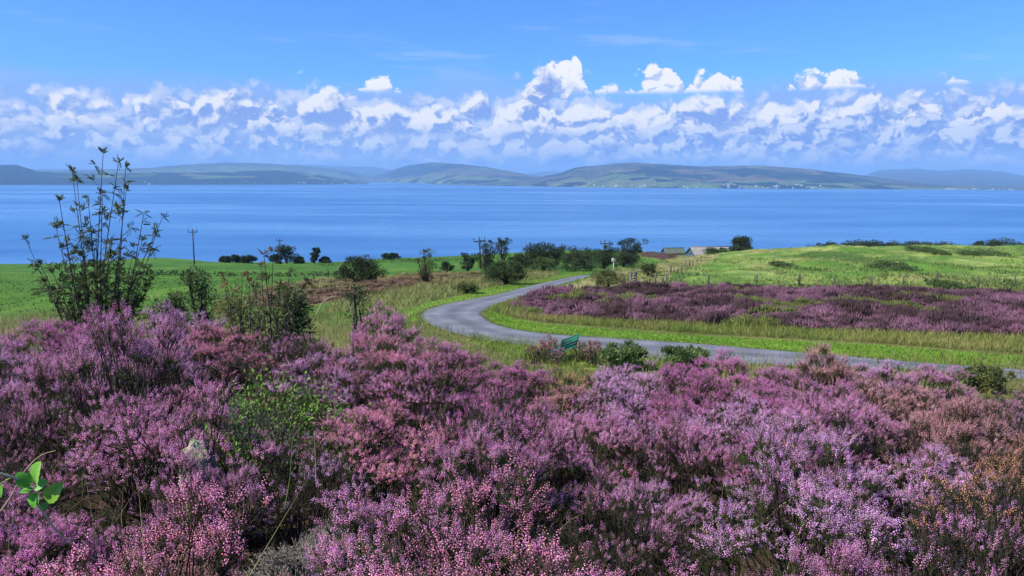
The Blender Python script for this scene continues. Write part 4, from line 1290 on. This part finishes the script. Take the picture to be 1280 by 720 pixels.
put('knoll_shrub', 'small upright dark sapling at the edge of the brown strip', 'bush', (436, 456, 352, 392), DARK, 153, Y=16, clumps=22, per=60, leaf=0.06, form='flame', hue=1.5)
put('knoll_shrub', 'dense mid green shrub around the forked sapling', 'bush', (335, 385, 345, 402), MIDG, 154, Y=10.5, clumps=44, per=80, leaf=0.045, hue=0.8)

# hedges / old turf dykes across the left field
def hedge(label, x0, x1, Y, h, seed):
    r = np.random.default_rng(seed)
    a, b = np.array(spot(x0, Y)), np.array(spot(x1, Y))
    t = thing('hedge', label, 'hedge', tuple(a))
    n = int(abs(b[0] - a[0]) / 0.45)
    X = np.linspace(a[0], b[0], n) + r.normal(0, 0.4, n)
    Yv = Y + r.normal(0, 0.3, n)
    cen = np.stack([X, Yv, ground(X, Yv) + h * 0.4], -1) - a
    V, F, C = crown(r, cen, r.uniform(0.6, 1.25, n) * h, 30, 0.26, GORSE[0], GORSE[1])
    obj('foliage', build_mesh('hedge_foliage', V, F, M_LEAF, C), t)
    mb = MB()
    for q in cen[::3]:
        mb.tube([q - [0, 0, h * 0.5], q + [0, 0, h * 0.3]], [0.05, 0.03], 4, (0.08, 0.07, 0.05), False)
    tag(obj('stems', mb.mesh('hedge_stems', M_BARK), t), kind='stuff')
hedge('low dark hedge line crossing the near green field', 150, 420, 96, 0.5, 171)
hedge('dark hedge along the far side of the green field', 400, 600, 190, 0.9, 172)


fr = np.random.default_rng(420)
yy = np.sqrt(fr.uniform(1.2 ** 2, 9.5 ** 2, 420))
xx = fr.uniform(-0.8, 0.8, 420) * yy
w = vnoise(xx * 1.2, yy * 1.2, 421, 2) > 0.0
blade_field('heather_grass', 'thin dry grass blades poking through the heather', np.stack([xx, yy], -1)[w], (0.32, 0.62), (0.0025, 0.005), (0.13, 0.17, 0.05), (0.42, 0.36, 0.20), 420, 0.35, 3, 0.05)

er = np.random.default_rng(431)
for nm_, edge, other in (('inner', ri2, ro2), ('outer', ro2, ri2)):
    i = er.integers(0, nr - 1, 3200)
    f_ = er.uniform(0, 1, 3200)[:, None]
    e0 = edge[i] * (1 - f_) + edge[i + 1] * f_
    n0 = (edge[i] - other[i]) / np.linalg.norm(edge[i] - other[i], axis=1, keepdims=True)
    blade_field('road_edge_grass', 'ragged grass creeping over the %s road edge' % nm_, e0 + n0 * er.normal(0.06, 0.13, (3200, 1)), (0.06, 0.18), (0.015, 0.035), (0.13, 0.26, 0.03), (0.36, 0.36, 0.12), 431, 0.5, 2, 0.04)
# ------------------------------------------------------------------ rowan and saplings on the knoll
def leaflet_spray(r, base, d, length, col, pairs=6):
    """one pinnate rowan leaf: a stalk with leaflets in pairs"""
    d = d / np.linalg.norm(d)
    side = np.cross(d, [0, 0, 1.0]) + r.normal(0, 0.25, 3)
    side /= np.linalg.norm(side)
    V, F, C = [], [], []
    for i in range(pairs * 2 + 1):
        k = 0.18 + 0.82 * (i // 2) / pairs
        p = base + d * length * k - np.array([0, 0, 1]) * 0.22 * length * k * k
        sg = 1 if i % 2 else -1
        ld = (side * sg + d * 0.55) if i < pairs * 2 else d
        ld = ld / np.linalg.norm(ld) * length * 0.34 * (1 - 0.3 * abs(k - 0.55)) + np.array([0, 0, -0.05 * length])
        wv_ = np.cross(ld, [0, 0, 1.0]); wv_ /= np.linalg.norm(wv_) + 1e-9
        wv_ = wv_ * length * 0.075
        n = len(V)
        V += [p, p + ld * 0.5 + wv_ + [0, 0, 0.01], p + ld * 0.5 - wv_, p + ld]
        F += [[n, n + 1, n + 2], [n + 1, n + 3, n + 2]]
        C += [col * r.uniform(0.75, 1.25)] * 4
    return np.array(V), np.array(F), np.array(C)

def sapling(name, label, base, tips, seed, leaf=0.13, c0=(0.035, 0.06, 0.02), c1=(0.09, 0.12, 0.035), rad=0.016, side=7, top_only=0.25, tipcol=None, nleaf=5, bark=(0.055, 0.042, 0.038)):
    """multi-stemmed young tree with stems to given points"""
    r = np.random.default_rng(seed)
    base = np.array(base)
    t = thing(name, label, 'tree', tuple(base))
    mb, parts = MB(), []
    for q in tips:
        q = np.array(q) - base
        m = np.array([q[0] * 0.38, q[1] * 0.4, q[2] * 0.50]) + r.normal(0, 0.05, 3)
        b0 = np.array([r.normal(0, 0.06), r.normal(0, 0.06), -0.1])
        path = bez([b0, m, q], 8)
        rr = np.linspace(rad * r.uniform(0.8, 1.1), 0.003, len(path))
        mb.tube(path, rr, 6, np.array(bark) * r.uniform(0.8, 1.2), False)
        ends = [(path[-1], path[-1] - path[-3], True)]
        for _ in range(side):
            k = r.uniform(0.22, 0.95)
            i = int(k * (len(path) - 1))
            ax = path[min(i + 1, len(path) - 1)] - path[i]
            ax /= np.linalg.norm(ax)
            d = ax * 0.8 + r.normal(0, 0.55, 3) + np.array([0, 0, 0.15])
            d /= np.linalg.norm(d)
            L = r.uniform(0.12, 0.40) * (1.15 - k) + 0.06
            e = path[i] + d * L
            mb.tube([path[i], path[i] + d * L * 0.5 + r.normal(0, 0.012, 3), e], [rr[i] * 0.6, rr[i] * 0.45, 0.002], 4, np.array(bark) * r.uniform(0.8, 1.2), False)
            ends.append((e, d, False))
        for e, d, top in ends:
            for _ in range(r.integers(nleaf - 2, nleaf + 2) + (2 if top else 0)):
                dd = d / np.linalg.norm(d) * 0.5 + r.normal(0, 0.55, 3) + np.array([0, 0, 0.15])
                k = r.uniform(0, 1)
                c = np.asarray(c0) * (1 - k) + np.asarray(c1) * k
                if top and tipcol is not None:
                    c = np.asarray(tipcol) * r.uniform(0.7, 1.2)
                parts.append(leaflet_spray(r, e - d * r.uniform(0, 0.05), dd, leaf * r.uniform(0.7, 1.2), c))
    tag(obj('stems', mb.mesh(name + '_stems', M_BARK, True), t), kind='stuff')
    V, F, C = join(parts)
    tag(obj('leaves', build_mesh(name + '_leaves', V, F, M_LEAF, C), t), kind='stuff')
    return t

def tips_at(rows, Y, seed, jit=0.5):
    r = np.random.default_rng(seed)
    return [at(x, y, Y + r.uniform(-jit, jit)) for x, y in rows]

ROW_Y = 9.2
sapling('rowan_tree', 'tall thin multi stemmed rowan rising above the sea line', spot(112, ROW_Y),
        tips_at([(129, 190), (148, 202), (157, 208), (158, 236), (90, 213), (96, 225), (74, 250), (110, 246), (128, 240), (70, 285), (82, 300), (32, 299), (50, 330), (56, 352), (180, 266), (204, 270), (196, 290), (178, 300), (166, 320),
                 (140, 300), (120, 290), (100, 320), (150, 335), (84, 340), (175, 345), (130, 330), (112, 345), (98, 352), (148, 352), (164, 356), (70, 365), (90, 372), (120, 368), (140, 372), (158, 374), (178, 372), (104, 335), (136, 318), (118, 312), (150, 312), (90, 318), (126, 352), (66, 340), (186, 335)], ROW_Y, 501, 0.6), 501, 0.085, rad=0.012, side=19, nleaf=5)
sapling('rowan_sapling', 'forked sapling with a leafy crown beside the far field trees', spot(338, 9.0),
        tips_at([(330, 318), (342, 314), (326, 332), (362, 340), (384, 352), (378, 362), (350, 355), (318, 360), (335, 350), (365, 370)], 9.0, 502, 0.4), 502, 0.09, (0.045, 0.065, 0.025), (0.13, 0.14, 0.05), 0.014, 5, tipcol=(0.10, 0.075, 0.035))
sapling('rowan_sapling', 'sparse sapling with reddish top leaves in the yellow scrub', spot(298, 9.0),
        tips_at([(280, 346), (284, 352), (303, 345), (312, 352), (296, 362)], 9.0, 503, 0.3), 503, 0.08, (0.07, 0.09, 0.03), (0.17, 0.16, 0.06), 0.012, 4, tipcol=(0.20, 0.06, 0.04), nleaf=3)

# ------------------------------------------------------------------ bench
def bench(loc, rz):
    t = thing('park_bench', 'green slatted bench on the grass below the heather knoll', 'bench', loc, rz)
    G = (0.012, 0.21, 0.09)
    Lh = 0.72
    for k in range(4):                       # seat slats, front to back
        obj('seat_slat', MB().box((-Lh, -0.235 + k * 0.122, 0.425), (Lh, -0.135 + k * 0.122, 0.455), G, None, 0.006).mesh('seat_slat', M_PAINT), t)
    rake = Matrix.Translation((0, 0.27, 0.46)) @ Matrix.Rotation(R(-13), 4, 'X')
    for k in range(4):
        obj('back_slat', MB().box((-Lh, -0.014, 0.05 + k * 0.118), (Lh, 0.014, 0.142 + k * 0.118), G, rake, 0.006).mesh('back_slat', M_PAINT), t)
    for s in (-1, 1):
        x = s * 0.62
        D_ = (0.008, 0.085, 0.05)
        obj('leg', MB().tube([(x, -0.24, -0.03), (x, -0.225, 0.2), (x, -0.20, 0.42)], 0.024, 8, D_).mesh('leg', M_PAINT, True), t)
        obj('leg', MB().tube([(x, 0.34, -0.03), (x, 0.29, 0.22), (x, 0.27, 0.44)], 0.024, 8, D_).mesh('leg', M_PAINT, True), t)
        obj('back_post', MB().tube([(x, 0.285, 0.44), (x, 0.32, 0.62), (x, 0.405, 0.97)], 0.020, 8, D_).mesh('back_post', M_PAINT, True), t)
        obj('seat_rail', MB().box((x - 0.02, -0.25, 0.385), (x + 0.02, 0.30, 0.422), D_, None, 0.004).mesh('seat_rail', M_PAINT), t)
    return t
bp = hit(702, 450)
bench((float(bp[0]), float(bp[1]), float(bp[2])), R(-122))

# ------------------------------------------------------------------ electricity poles
def pole(label, x, ytop, Y, arm=True, tilt=0.0):
    b = np.array(spot(x, Y))
    h = float(at(x, ytop, Y)[2] - b[2])
    t = thing('electricity_pole', label, 'pole', tuple(b))
    t.rotation_euler = (0, tilt, 0.35)
    r0 = 0.13 if Y > 120 else 0.11
    obj('pole', MB().tube([(0, 0, -0.5), (0, 0, h * 0.5), (0, 0, h)], [r0 * 1.15, r0, r0 * 0.8], 10, (0.075, 0.062, 0.055)).mesh('pole', M_WOOD, True), t)
    if arm:
        a = obj('crossarm', MB().box((-0.95, -0.06, h - 0.75), (0.95, 0.06, h - 0.60), (0.09, 0.08, 0.07), None, 0.01).mesh('crossarm', M_WOOD), t)
        for s in (-0.88, 0.88):
            obj('insulator', MB().tube([(s, 0, h - 0.60), (s, 0, h - 0.42), (s, 0, h - 0.40), (s, 0, h - 0.22), (s, 0, h - 0.02)], [0.03, 0.03, 0.075, 0.085, 0.04], 8, (0.10, 0.09, 0.09)).mesh('insulator', M_PAINT, True), a)
        for s in (-1, 1):
            obj('brace', MB().tube([(s * 0.6, 0.03, h - 0.70), (0, 0.09, h - 1.35)], 0.025, 5, (0.09, 0.08, 0.075)).mesh('brace', M_PAINT), t)
    return t
pole('tall wooden pole with forked crossarm standing in the green field', 243, 286, 158)
pole('thin wooden pole in front of the tall far tree', 350.5, 298, 225)
pole('wooden pole with crossarm behind the windswept thorn', 601, 296, 118, tilt=-0.05)
pole('short wooden pole top seen over the gorse rise', 755.5, 300, 140)

# ------------------------------------------------------------------ sign and gate at the road end
sb_, sw, shh = sized(765, 769, 322, 336, None)
sb_ = spot(767, 76)
shh = float(at(767, 322.5, 76)[2] - sb_[2])
t = thing('road_sign', 'small white sign plate on a pale post at the road end', 'sign', sb_, R(8))
obj('post', MB().tube([(0, 0, -0.3), (0, 0, shh)], 0.045, 8, (0.42, 0.43, 0.40)).mesh('sign_post', M_PAINT, True), t)
obj('plate', MB().box((-0.22, -0.065, shh - 0.36), (0.22, -0.047, shh), (0.62, 0.64, 0.60), None, 0.006).mesh('sign_plate', M_PAINT), t)
gb = hit(791, 357)
t = thing('wooden_gate', 'pale weathered wooden gate in the tussock bank', 'gate', tuple(gb), R(62))
WG = (0.36, 0.34, 0.29)
for i in range(5):
    obj('bar', MB().box((-0.62, -0.02, 0.12 + i * 0.22), (0.62, 0.02, 0.215 + i * 0.22), WG, None, 0.005).mesh('gate_bar', M_WOOD), t)
for s in (-1, 1):
    obj('upright', MB().box((s * 0.58 - 0.045, -0.055, 0.05), (s * 0.58 + 0.045, -0.022, 1.15), WG, None, 0.005).mesh('gate_upright', M_WOOD), t)
    obj('gatepost', MB().box((s * 0.75 - 0.08, -0.08, -0.3), (s * 0.75 + 0.08, 0.08, 1.32), (0.30, 0.28, 0.24), None, 0.01).mesh('gatepost', M_WOOD), t)
obj('diagonal_brace', MB().tube([(-0.55, 0.04, 0.16), (0.55, 0.04, 1.08)], 0.03, 5, WG).mesh('gate_brace', M_WOOD), t)

# ------------------------------------------------------------------ post and wire fences
def fence(label, P, hp, seed, wires=3, col=(0.10, 0.085, 0.07)):
    r = np.random.default_rng(seed)
    P = np.array(P, float)
    t = thing('wire_fence', label, 'fence', tuple(P[0]))
    Q = P - P[0]
    tops = []
    for q in Q:
        h = hp * r.uniform(0.85, 1.15)
        lean = r.normal(0, 0.04, 2)
        w = 0.075 * r.uniform(0.8, 1.1)
        top = q + np.array([lean[0] * h, lean[1] * h, h])
        obj('post', MB().tube([q - [0, 0, 0.3], q * 0.5 + top * 0.5, top], [w, w, w * 0.9], 6, np.array(col) * r.uniform(0.7, 1.3)).mesh('fence_post', M_WOOD), t)
        tops.append((q, top))
    for k in range(wires):
        f = 0.3 + 0.32 * k
        pts_ = np.array([a * (1 - f) + b * f + [0, -0.05, 0] for a, b in tops])
        obj('wire', MB().tube(pts_, 0.006, 4, (0.2, 0.2, 0.2)).mesh('fence_wire', M_PAINT), t)
    return t
FPX_ = [(820, 361), (852, 361), (886, 361), (947, 361), (1000, 362), (1044, 363), (1092, 365), (1131, 365), (1174, 365), (1225, 366), (1270, 367), (1315, 368), (1360, 369)]
fence('post and wire fence along the back of the heather patch', [(*np.array(spot(x, 60.5)),) for x, y in FPX_], 1.05, 601)
fence('fence line climbing past the pale grass bank to the barn', [spot(x, Yf) for x, Yf in zip(np.linspace(829, 876, 11), np.linspace(66, 150, 11))], 0.9, 602)
fence('low wire fence in the green field near the round gorse', [spot(x, 84) for x in (392, 410, 428, 446, 464)], 1.1, 603)
fence('post fence on the rise before the leaning thorn', [spot(x, 128) for x in (738, 746, 750, 758, 766)], 1.6, 604)

# ------------------------------------------------------------------ barn and outbuilding
def _sheet(T):
    c = tint_node(T)
    g = T.new('ShaderNodeTexCoord').outputs['Object']
    n = T.noise(g, 0.8, 5, 0.65)
    return principled(T, T.mix(T.step(n, 0.4, 0.7), c, T.mix(1.0, c, (0.72, 0.68, 0.62), 'MULTIPLY')), 0.7, 0.3)
M_SHEET = material('corrugated_sheet', _sheet)

def shed(name, label, loc, rz, L, Wd, eave, ridge, roofc, wallc, door=True):
    t = thing(name, label, 'building', loc, rz)
    w = MB()
    w.box((-L / 2, -Wd / 2, -6), (L / 2, Wd / 2, eave), wallc)
    wall = obj('wall', w.mesh('shed_wall', M_SHEET), t)
    for s in (-1, 1):
        x = s * (L / 2 - 0.02)
        obj('gable', MB().add([(x - 0.15 * s, -Wd / 2, eave), (x - 0.15 * s, Wd / 2, eave), (x - 0.15 * s, 0, ridge - 0.1), (x, -Wd / 2, eave), (x, Wd / 2, eave), (x, 0, ridge - 0.1)],
                              [[0, 2, 1], [3, 4, 5]], wallc).add([(x - 0.15 * s, -Wd / 2, eave), (x, -Wd / 2, eave), (x, 0, ridge - 0.1), (x - 0.15 * s, 0, ridge - 0.1), (x, Wd / 2, eave), (x - 0.15 * s, Wd / 2, eave)],
                              [[0, 1, 2, 3], [3, 2, 4, 5]], wallc).mesh('shed_gable', M_SHEET), t)
    # corrugated roof slopes
    for s in (-1, 1):
        nx = int(L / 0.38)
        xs = np.linspace(-L / 2 - 0.35, L / 2 + 0.35, nx)
        cz = 0.05 * (np.arange(nx) % 2)
        lo = np.stack([xs, np.full(nx, s * (Wd / 2 + 0.45)), eave - 0.12 + cz], -1)
        hi = np.stack([xs, np.full(nx, s * 0.02), ridge + cz], -1)
        i = np.arange(nx - 1)
        obj('roof', MB().add(np.concatenate([lo, hi, lo - [0, 0, 0.1], hi - [0, 0, 0.1]]),
                             np.concatenate([np.stack([i, i + 1, i + nx + 1, i + nx], -1), np.stack([i, i + nx, i + nx + 1, i + 1], -1) + 2 * nx, np.stack([i, i + 2 * nx, i + 2 * nx + 1, i + 1], -1)]),
                             np.asarray(roofc)).mesh('shed_roof', M_SHEET), t)
    obj('ridge_cap', MB().box((-L / 2 - 0.3, -0.22, ridge + 0.03), (L / 2 + 0.3, 0.22, ridge + 0.14), np.asarray(roofc) * 0.85).mesh('ridge_cap', M_SHEET), t)
    if door:
        obj('door', MB().box((-L / 2 - 0.09, -1.5, 0), (-L / 2 + 0.002, 1.5, eave - 0.3), np.asarray(wallc) * 0.6).mesh('shed_door', M_SHEET), t)
    return t
YB = 236.0
b0 = np.array(at(889, 308.5, YB))
ridge_z = float(b0[2])
gz = float(ground(b0[0], YB))
shed('barn', 'long barn with pale grey roof and dark teal gable', (float(b0[0]), YB, ridge_z - 6.2), R(8), 13.0, 9.0, 3.6, 6.2, (0.27, 0.26, 0.235), (0.045, 0.085, 0.10))
b1 = np.array(at(842, 310, YB + 14))
shed('outbuilding', 'low dark green roofed shed beside the barn', (float(b1[0]), YB + 14, float(b1[2]) - 4.6), R(4), 6.2, 5.0, 3.2, 4.6, (0.09, 0.12, 0.09), (0.05, 0.07, 0.07))

# ------------------------------------------------------------------ houses on the far shore
def house_proto(L, Wd, eave, ridge, roofc):
    me_w = MB().box((-L / 2, -Wd / 2, -3), (L / 2, Wd / 2, eave), (0.55, 0.55, 0.53)).mesh('cottage_wall', M_PAINT)
    v = [(-L / 2 - .4, -Wd / 2 - .4, eave), (L / 2 + .4, -Wd / 2 - .4, eave), (L / 2 + .4, Wd / 2 + .4, eave), (-L / 2 - .4, Wd / 2 + .4, eave), (-L / 2 - .4, 0, ridge), (L / 2 + .4, 0, ridge)]
    rb = MB().add(v, [[0, 1, 5, 4], [2, 3, 4, 5]], roofc)
    rb.add(v, [[0, 4, 3], [1, 2, 5]], (0.52, 0.52, 0.5))
    rb.add(v, [[0, 3, 2, 1]], roofc)
    return me_w, rb.mesh('cottage_roof', M_PAINT)
HP = [house_proto(10, 7, 5, 8, (0.10, 0.10, 0.12)), house_proto(15, 8, 6, 9, (0.16, 0.12, 0.11)), house_proto(24, 9, 7, 10, (0.3, 0.3, 0.3))]
hr = np.random.default_rng(700)
def houses(side, n, x0, x1, kmax, txt, grp, dens=None):
    xs, X, Y, Z = HILLS[side]
    for _ in range(n):
        c = int(np.argmin(np.abs(xs - hr.uniform(x0, x1))))
        k = 5 + int(abs(hr.normal(0, 1)) * kmax)
        k = min(k, X.shape[0] - 8)
        h0 = thing('shore_house', txt, 'house', (float(X[k, c]), float(Y[k, c]), float(Z[k, c])), hr.uniform(-0.5, 0.5), grp)
        m = HP[hr.integers(3)]
        obj('wall', m[0], h0)
        obj('roof', m[1], h0)
houses('right', 44, 900, 1030, 5, 'tiny white house of the village under the brown hills', 'village houses under the brown hills')
houses('right', 34, 1175, 1275, 2, 'tiny white house on the low far right shore under the faint blue hill', 'houses under the faint blue hill')
houses('right', 32, 690, 900, 4, 'tiny white house scattered along the shore of the long hills', 'scattered houses along the long hills')
houses('left', 22, 300, 455, 4, 'tiny white house on the wooded point', 'houses on the wooded point')
houses('left', 5, 130, 290, 4, 'tiny white house among dark woods of the headland', 'houses in the headland woods')

def boat(label, x, y):
    s, t_ = ray(x, y)
    D = H / t_
    b = thing('sailing_boat', label, 'boat', (float(s * D), float(D), 0.0), 0.4)
    L = 13.0
    st_ = np.linspace(-1, 1, 7)
    hw = 2.0 * (1 - np.clip(st_, -0.6, 1) ** 2 * 0.95)
    V = np.concatenate([np.stack([st_ * L / 2, -hw, np.full(7, 1.6)], -1), np.stack([st_ * L / 2 * 0.85, 0 * hw, np.full(7, -0.6)], -1), np.stack([st_ * L / 2, hw, np.full(7, 1.6)], -1)])
    i = np.arange(6)
    obj('hull', MB().add(V, np.concatenate([np.stack([i, i + 1, i + 8, i + 7], -1), np.stack([i + 7, i + 8, i + 15, i + 14], -1), np.stack([i, i + 14, i + 15, i + 1], -1)]), (0.8, 0.8, 0.8)).mesh('boat_hull', M_PAINT), b)
    obj('mast', MB().tube([(0.5, 0, 0.5), (0.5, 0, 17)], 0.12, 6, (0.6, 0.6, 0.6)).mesh('boat_mast', M_PAINT), b)
    sail = lambda a, c, d: MB().add([a, c, d, np.array(a) + [0, .08, 0], np.array(c) + [0, .08, 0], np.array(d) + [0, .08, 0]], [[0, 1, 2], [5, 4, 3]], (0.85, 0.85, 0.83)).add([a, c, np.array(c) + [0, .08, 0], np.array(a) + [0, .08, 0]], [[0, 1, 2, 3]], (.85, .85, .83))
    obj('mainsail', sail((0.4, 0, 2.2), (-5.2, 0.5, 2.2), (0.4, 0, 16.5)).mesh('boat_mainsail', M_PAINT), b)
    obj('jib', sail((0.8, 0, 15), (0.9, 0.3, 2.0), (6.2, 0, 1.8)).mesh('boat_jib', M_PAINT), b)
boat('tiny white sailing boat off the faint blue hill', 1120, 239.5)
boat('tiny white sailing boat off the brown hill village', 928, 243)
boat('tiny white sailing boat near the wooded point', 388, 238)
boat('tiny white sailing boat midway along the long hills', 1063, 241)

# ------------------------------------------------------------------ small things among the near heather
def near(x, y, Y):
    return at(x, y, Y)

def _stone(T):
    g = T.new('ShaderNodeTexCoord').outputs['Object']
    n, m = T.noise(g, 9.0, 5, 0.65), T.noise(g, 25.0, 4, 0.7)
    c = T.mix(T.step(n, 0.4, 0.62), (0.17, 0.18, 0.13), (0.30, 0.34, 0.19))
    c = T.mix(T.step(m, 0.55, 0.7), c, (0.16, 0.17, 0.13))
    return principled(T, c, 0.9, 0.2, bump(T, m, 0.8, 0.02))
M_STONE = material('lichen_stone', _stone)
def stone(label, p, size, seed):
    import bmesh
    bm = bmesh.new()
    bmesh.ops.create_icosphere(bm, subdivisions=3, radius=1)
    V = np.array([v.co[:] for v in bm.verts])
    F = np.array([[v.index for v in f.verts] for f in bm.faces])
    bm.free()
    n = vnoise(V[:, 0] * 1.7 + seed, V[:, 1] * 1.7 + V[:, 2] * 1.3, seed, 3)
    V = V * (1 + 0.28 * n)[:, None] * np.array(size)
    return tag(obj('stone', build_mesh('stone', V, F, M_STONE, None, True), None, tuple(p)), label, 'stone')
sp = np.array(near(249, 543, 3.3))
sg = float(ground(sp[0], sp[1]))
sh2 = (sp[2] - sg) / 2 + 0.03          # the stone stands on the ground, its top in the twigs
sp[2] = sg + sh2 - 0.05
stone('pale lichen covered stone among the dry grey twigs', sp, (0.085, 0.09, sh2), 5)

# bramble shoot with broad green leaves
bt = thing('bramble_shoot', 'arching bramble shoot with bright green toothed leaves', 'bramble', tuple(near(40, 690, 1.62)))
org = np.array(bt.location)
path = bez([near(-30, 585, 1.55), near(0, 592, 1.57), near(30, 604, 1.60), near(50, 635, 1.63), near(75, 668, 1.66), near(104, 688, 1.70), near(118, 700, 1.75)], 8) - org
obj('stem', MB().tube(path, np.linspace(0.0032, 0.0022, len(path)), 6, (0.55, 0.48, 0.30)).mesh('bramble_stem', M_BARK, True), bt)
def bramble_leaf(a, b, w, fold=0.12, c=(0.14, 0.42, 0.04)):
    """leaf from stalk pixel a to tip pixel b"""
    r = np.random.default_rng(int(a[0] * 7 + b[1]))
    A, B = np.array(near(a[0], a[1], 1.60)), np.array(near(b[0], b[1], 1.60 + r.uniform(-0.02, 0.02)))
    ax = B - A
    L = np.linalg.norm(ax)
    nrm = np.array([0.1, -0.62, 0.78]) + r.normal(0, 0.15, 3)
    sd = np.cross(ax, nrm); sd /= np.linalg.norm(sd)
    nn = np.cross(sd, ax); nn /= np.linalg.norm(nn)
    V, C, m = [], [], 11
    for i in range(m + 1):
        k = i / m
        ww = w * L * math.sin(math.pi * min(1, k ** 0.8)) ** 0.75 * (1 + 0.10 * (i % 2))
        mid = A + ax * k - nn * L * 0.10 * (2 * k - 1) ** 2
        for s in (-1, -0.5, 0, 0.5, 1):
            V.append(mid + sd * ww * s + nn * (abs(s) * fold * ww + 0.012 * L * math.sin(k * 26) * (abs(s) == 0.5)))
            C.append(np.array(c) * (0.82 if s == 0 else 1.0 + 0.12 * s) * r.uniform(0.93, 1.07))
    F = [[i * 5 + j, i * 5 + j + 1, i * 5 + j + 6, i * 5 + j + 5] for i in range(m) for j in range(4)]
    obj('leaf', build_mesh('bramble_leaf', np.array(V) - org, np.array(F), M_LEAF, np.array(C), True), bt)
    st0 = path[np.argmin(np.linalg.norm(path + org - A, axis=1))]
    if np.linalg.norm(st0 + org - A) > 0.004:
        obj('leaf_stalk', MB().tube([st0, (st0 + A - org) / 2 + [0, 0, 0.002], A - org], 0.0014, 5, (0.25, 0.36, 0.08)).mesh('leaf_stalk', M_BARK, True), bt)
for a, b, w, c in [((38, 608), (20, 591), 0.36, (0.13, 0.38, 0.04)), ((41, 605), (48, 577), 0.34, (0.20, 0.46, 0.06)), ((40, 612), (24, 613), 0.40, (0.12, 0.34, 0.04)), ((42, 610), (60, 601), 0.40, (0.18, 0.42, 0.10)),
                   ((44, 616), (40, 636), 0.46, (0.14, 0.42, 0.04)), ((54, 628), (77, 604), 0.28, (0.24, 0.46, 0.05)), ((54, 628), (57, 640), 0.30, (0.12, 0.34, 0.05)), ((0, 606), (-4, 620), 0.4, (0.13, 0.38, 0.04))]:
    bramble_leaf(a, b, w, c=c)

# dry grass stalks standing out of the heather
def stalk(label, pts_, w, c, grp):
    P = bez(pts_, 6)
    o = obj('grass_stalk', MB().tube(P - P[0], np.linspace(w, w * 0.4, len(P)), 4, c).mesh('grass_stalk', M_BARK, True), None, tuple(P[0]))
    return tag(o, label, 'grass', grp)
SG = 'dry stalks in the near heather'
for k, (rows, Y, txt) in enumerate([([(0, 640), (14, 620), (30, 590), (50, 570), (70, 563)], 1.75, 'pale dry grass stalk arching behind the bramble leaves'), ([(262, 560), (266, 520), (285, 485), (300, 478)], 3.6, 'pale bent stalk over the dry grey twigs'),
                                    ([(300, 550), (290, 520), (270, 505), (255, 520)], 3.4, 'curled pale stalk beside the lichen stone'), ([(355, 640), (362, 600), (365, 560), (366, 545)], 2.6, 'upright green stalk by the bilberry leaves'),
                                    ([(395, 600), (394, 570), (393, 540)], 3.0, 'straight thin stalk in the dark heather'), ([(395, 395), (402, 380), (412, 372), (424, 370)], 8.2, 'pale arching grass blade on the skyline of the heather'), ([(440, 392), (436, 380), (428, 374)], 8.2, 'short pale curved blade beside the small dark sapling')]):
    p = np.array([near(x, y, Y) for x, y in rows])
    stalk(txt, p, 0.0018 if Y < 5 else 0.006, (0.42, 0.38, 0.22) if k != 3 else (0.16, 0.26, 0.06), None)
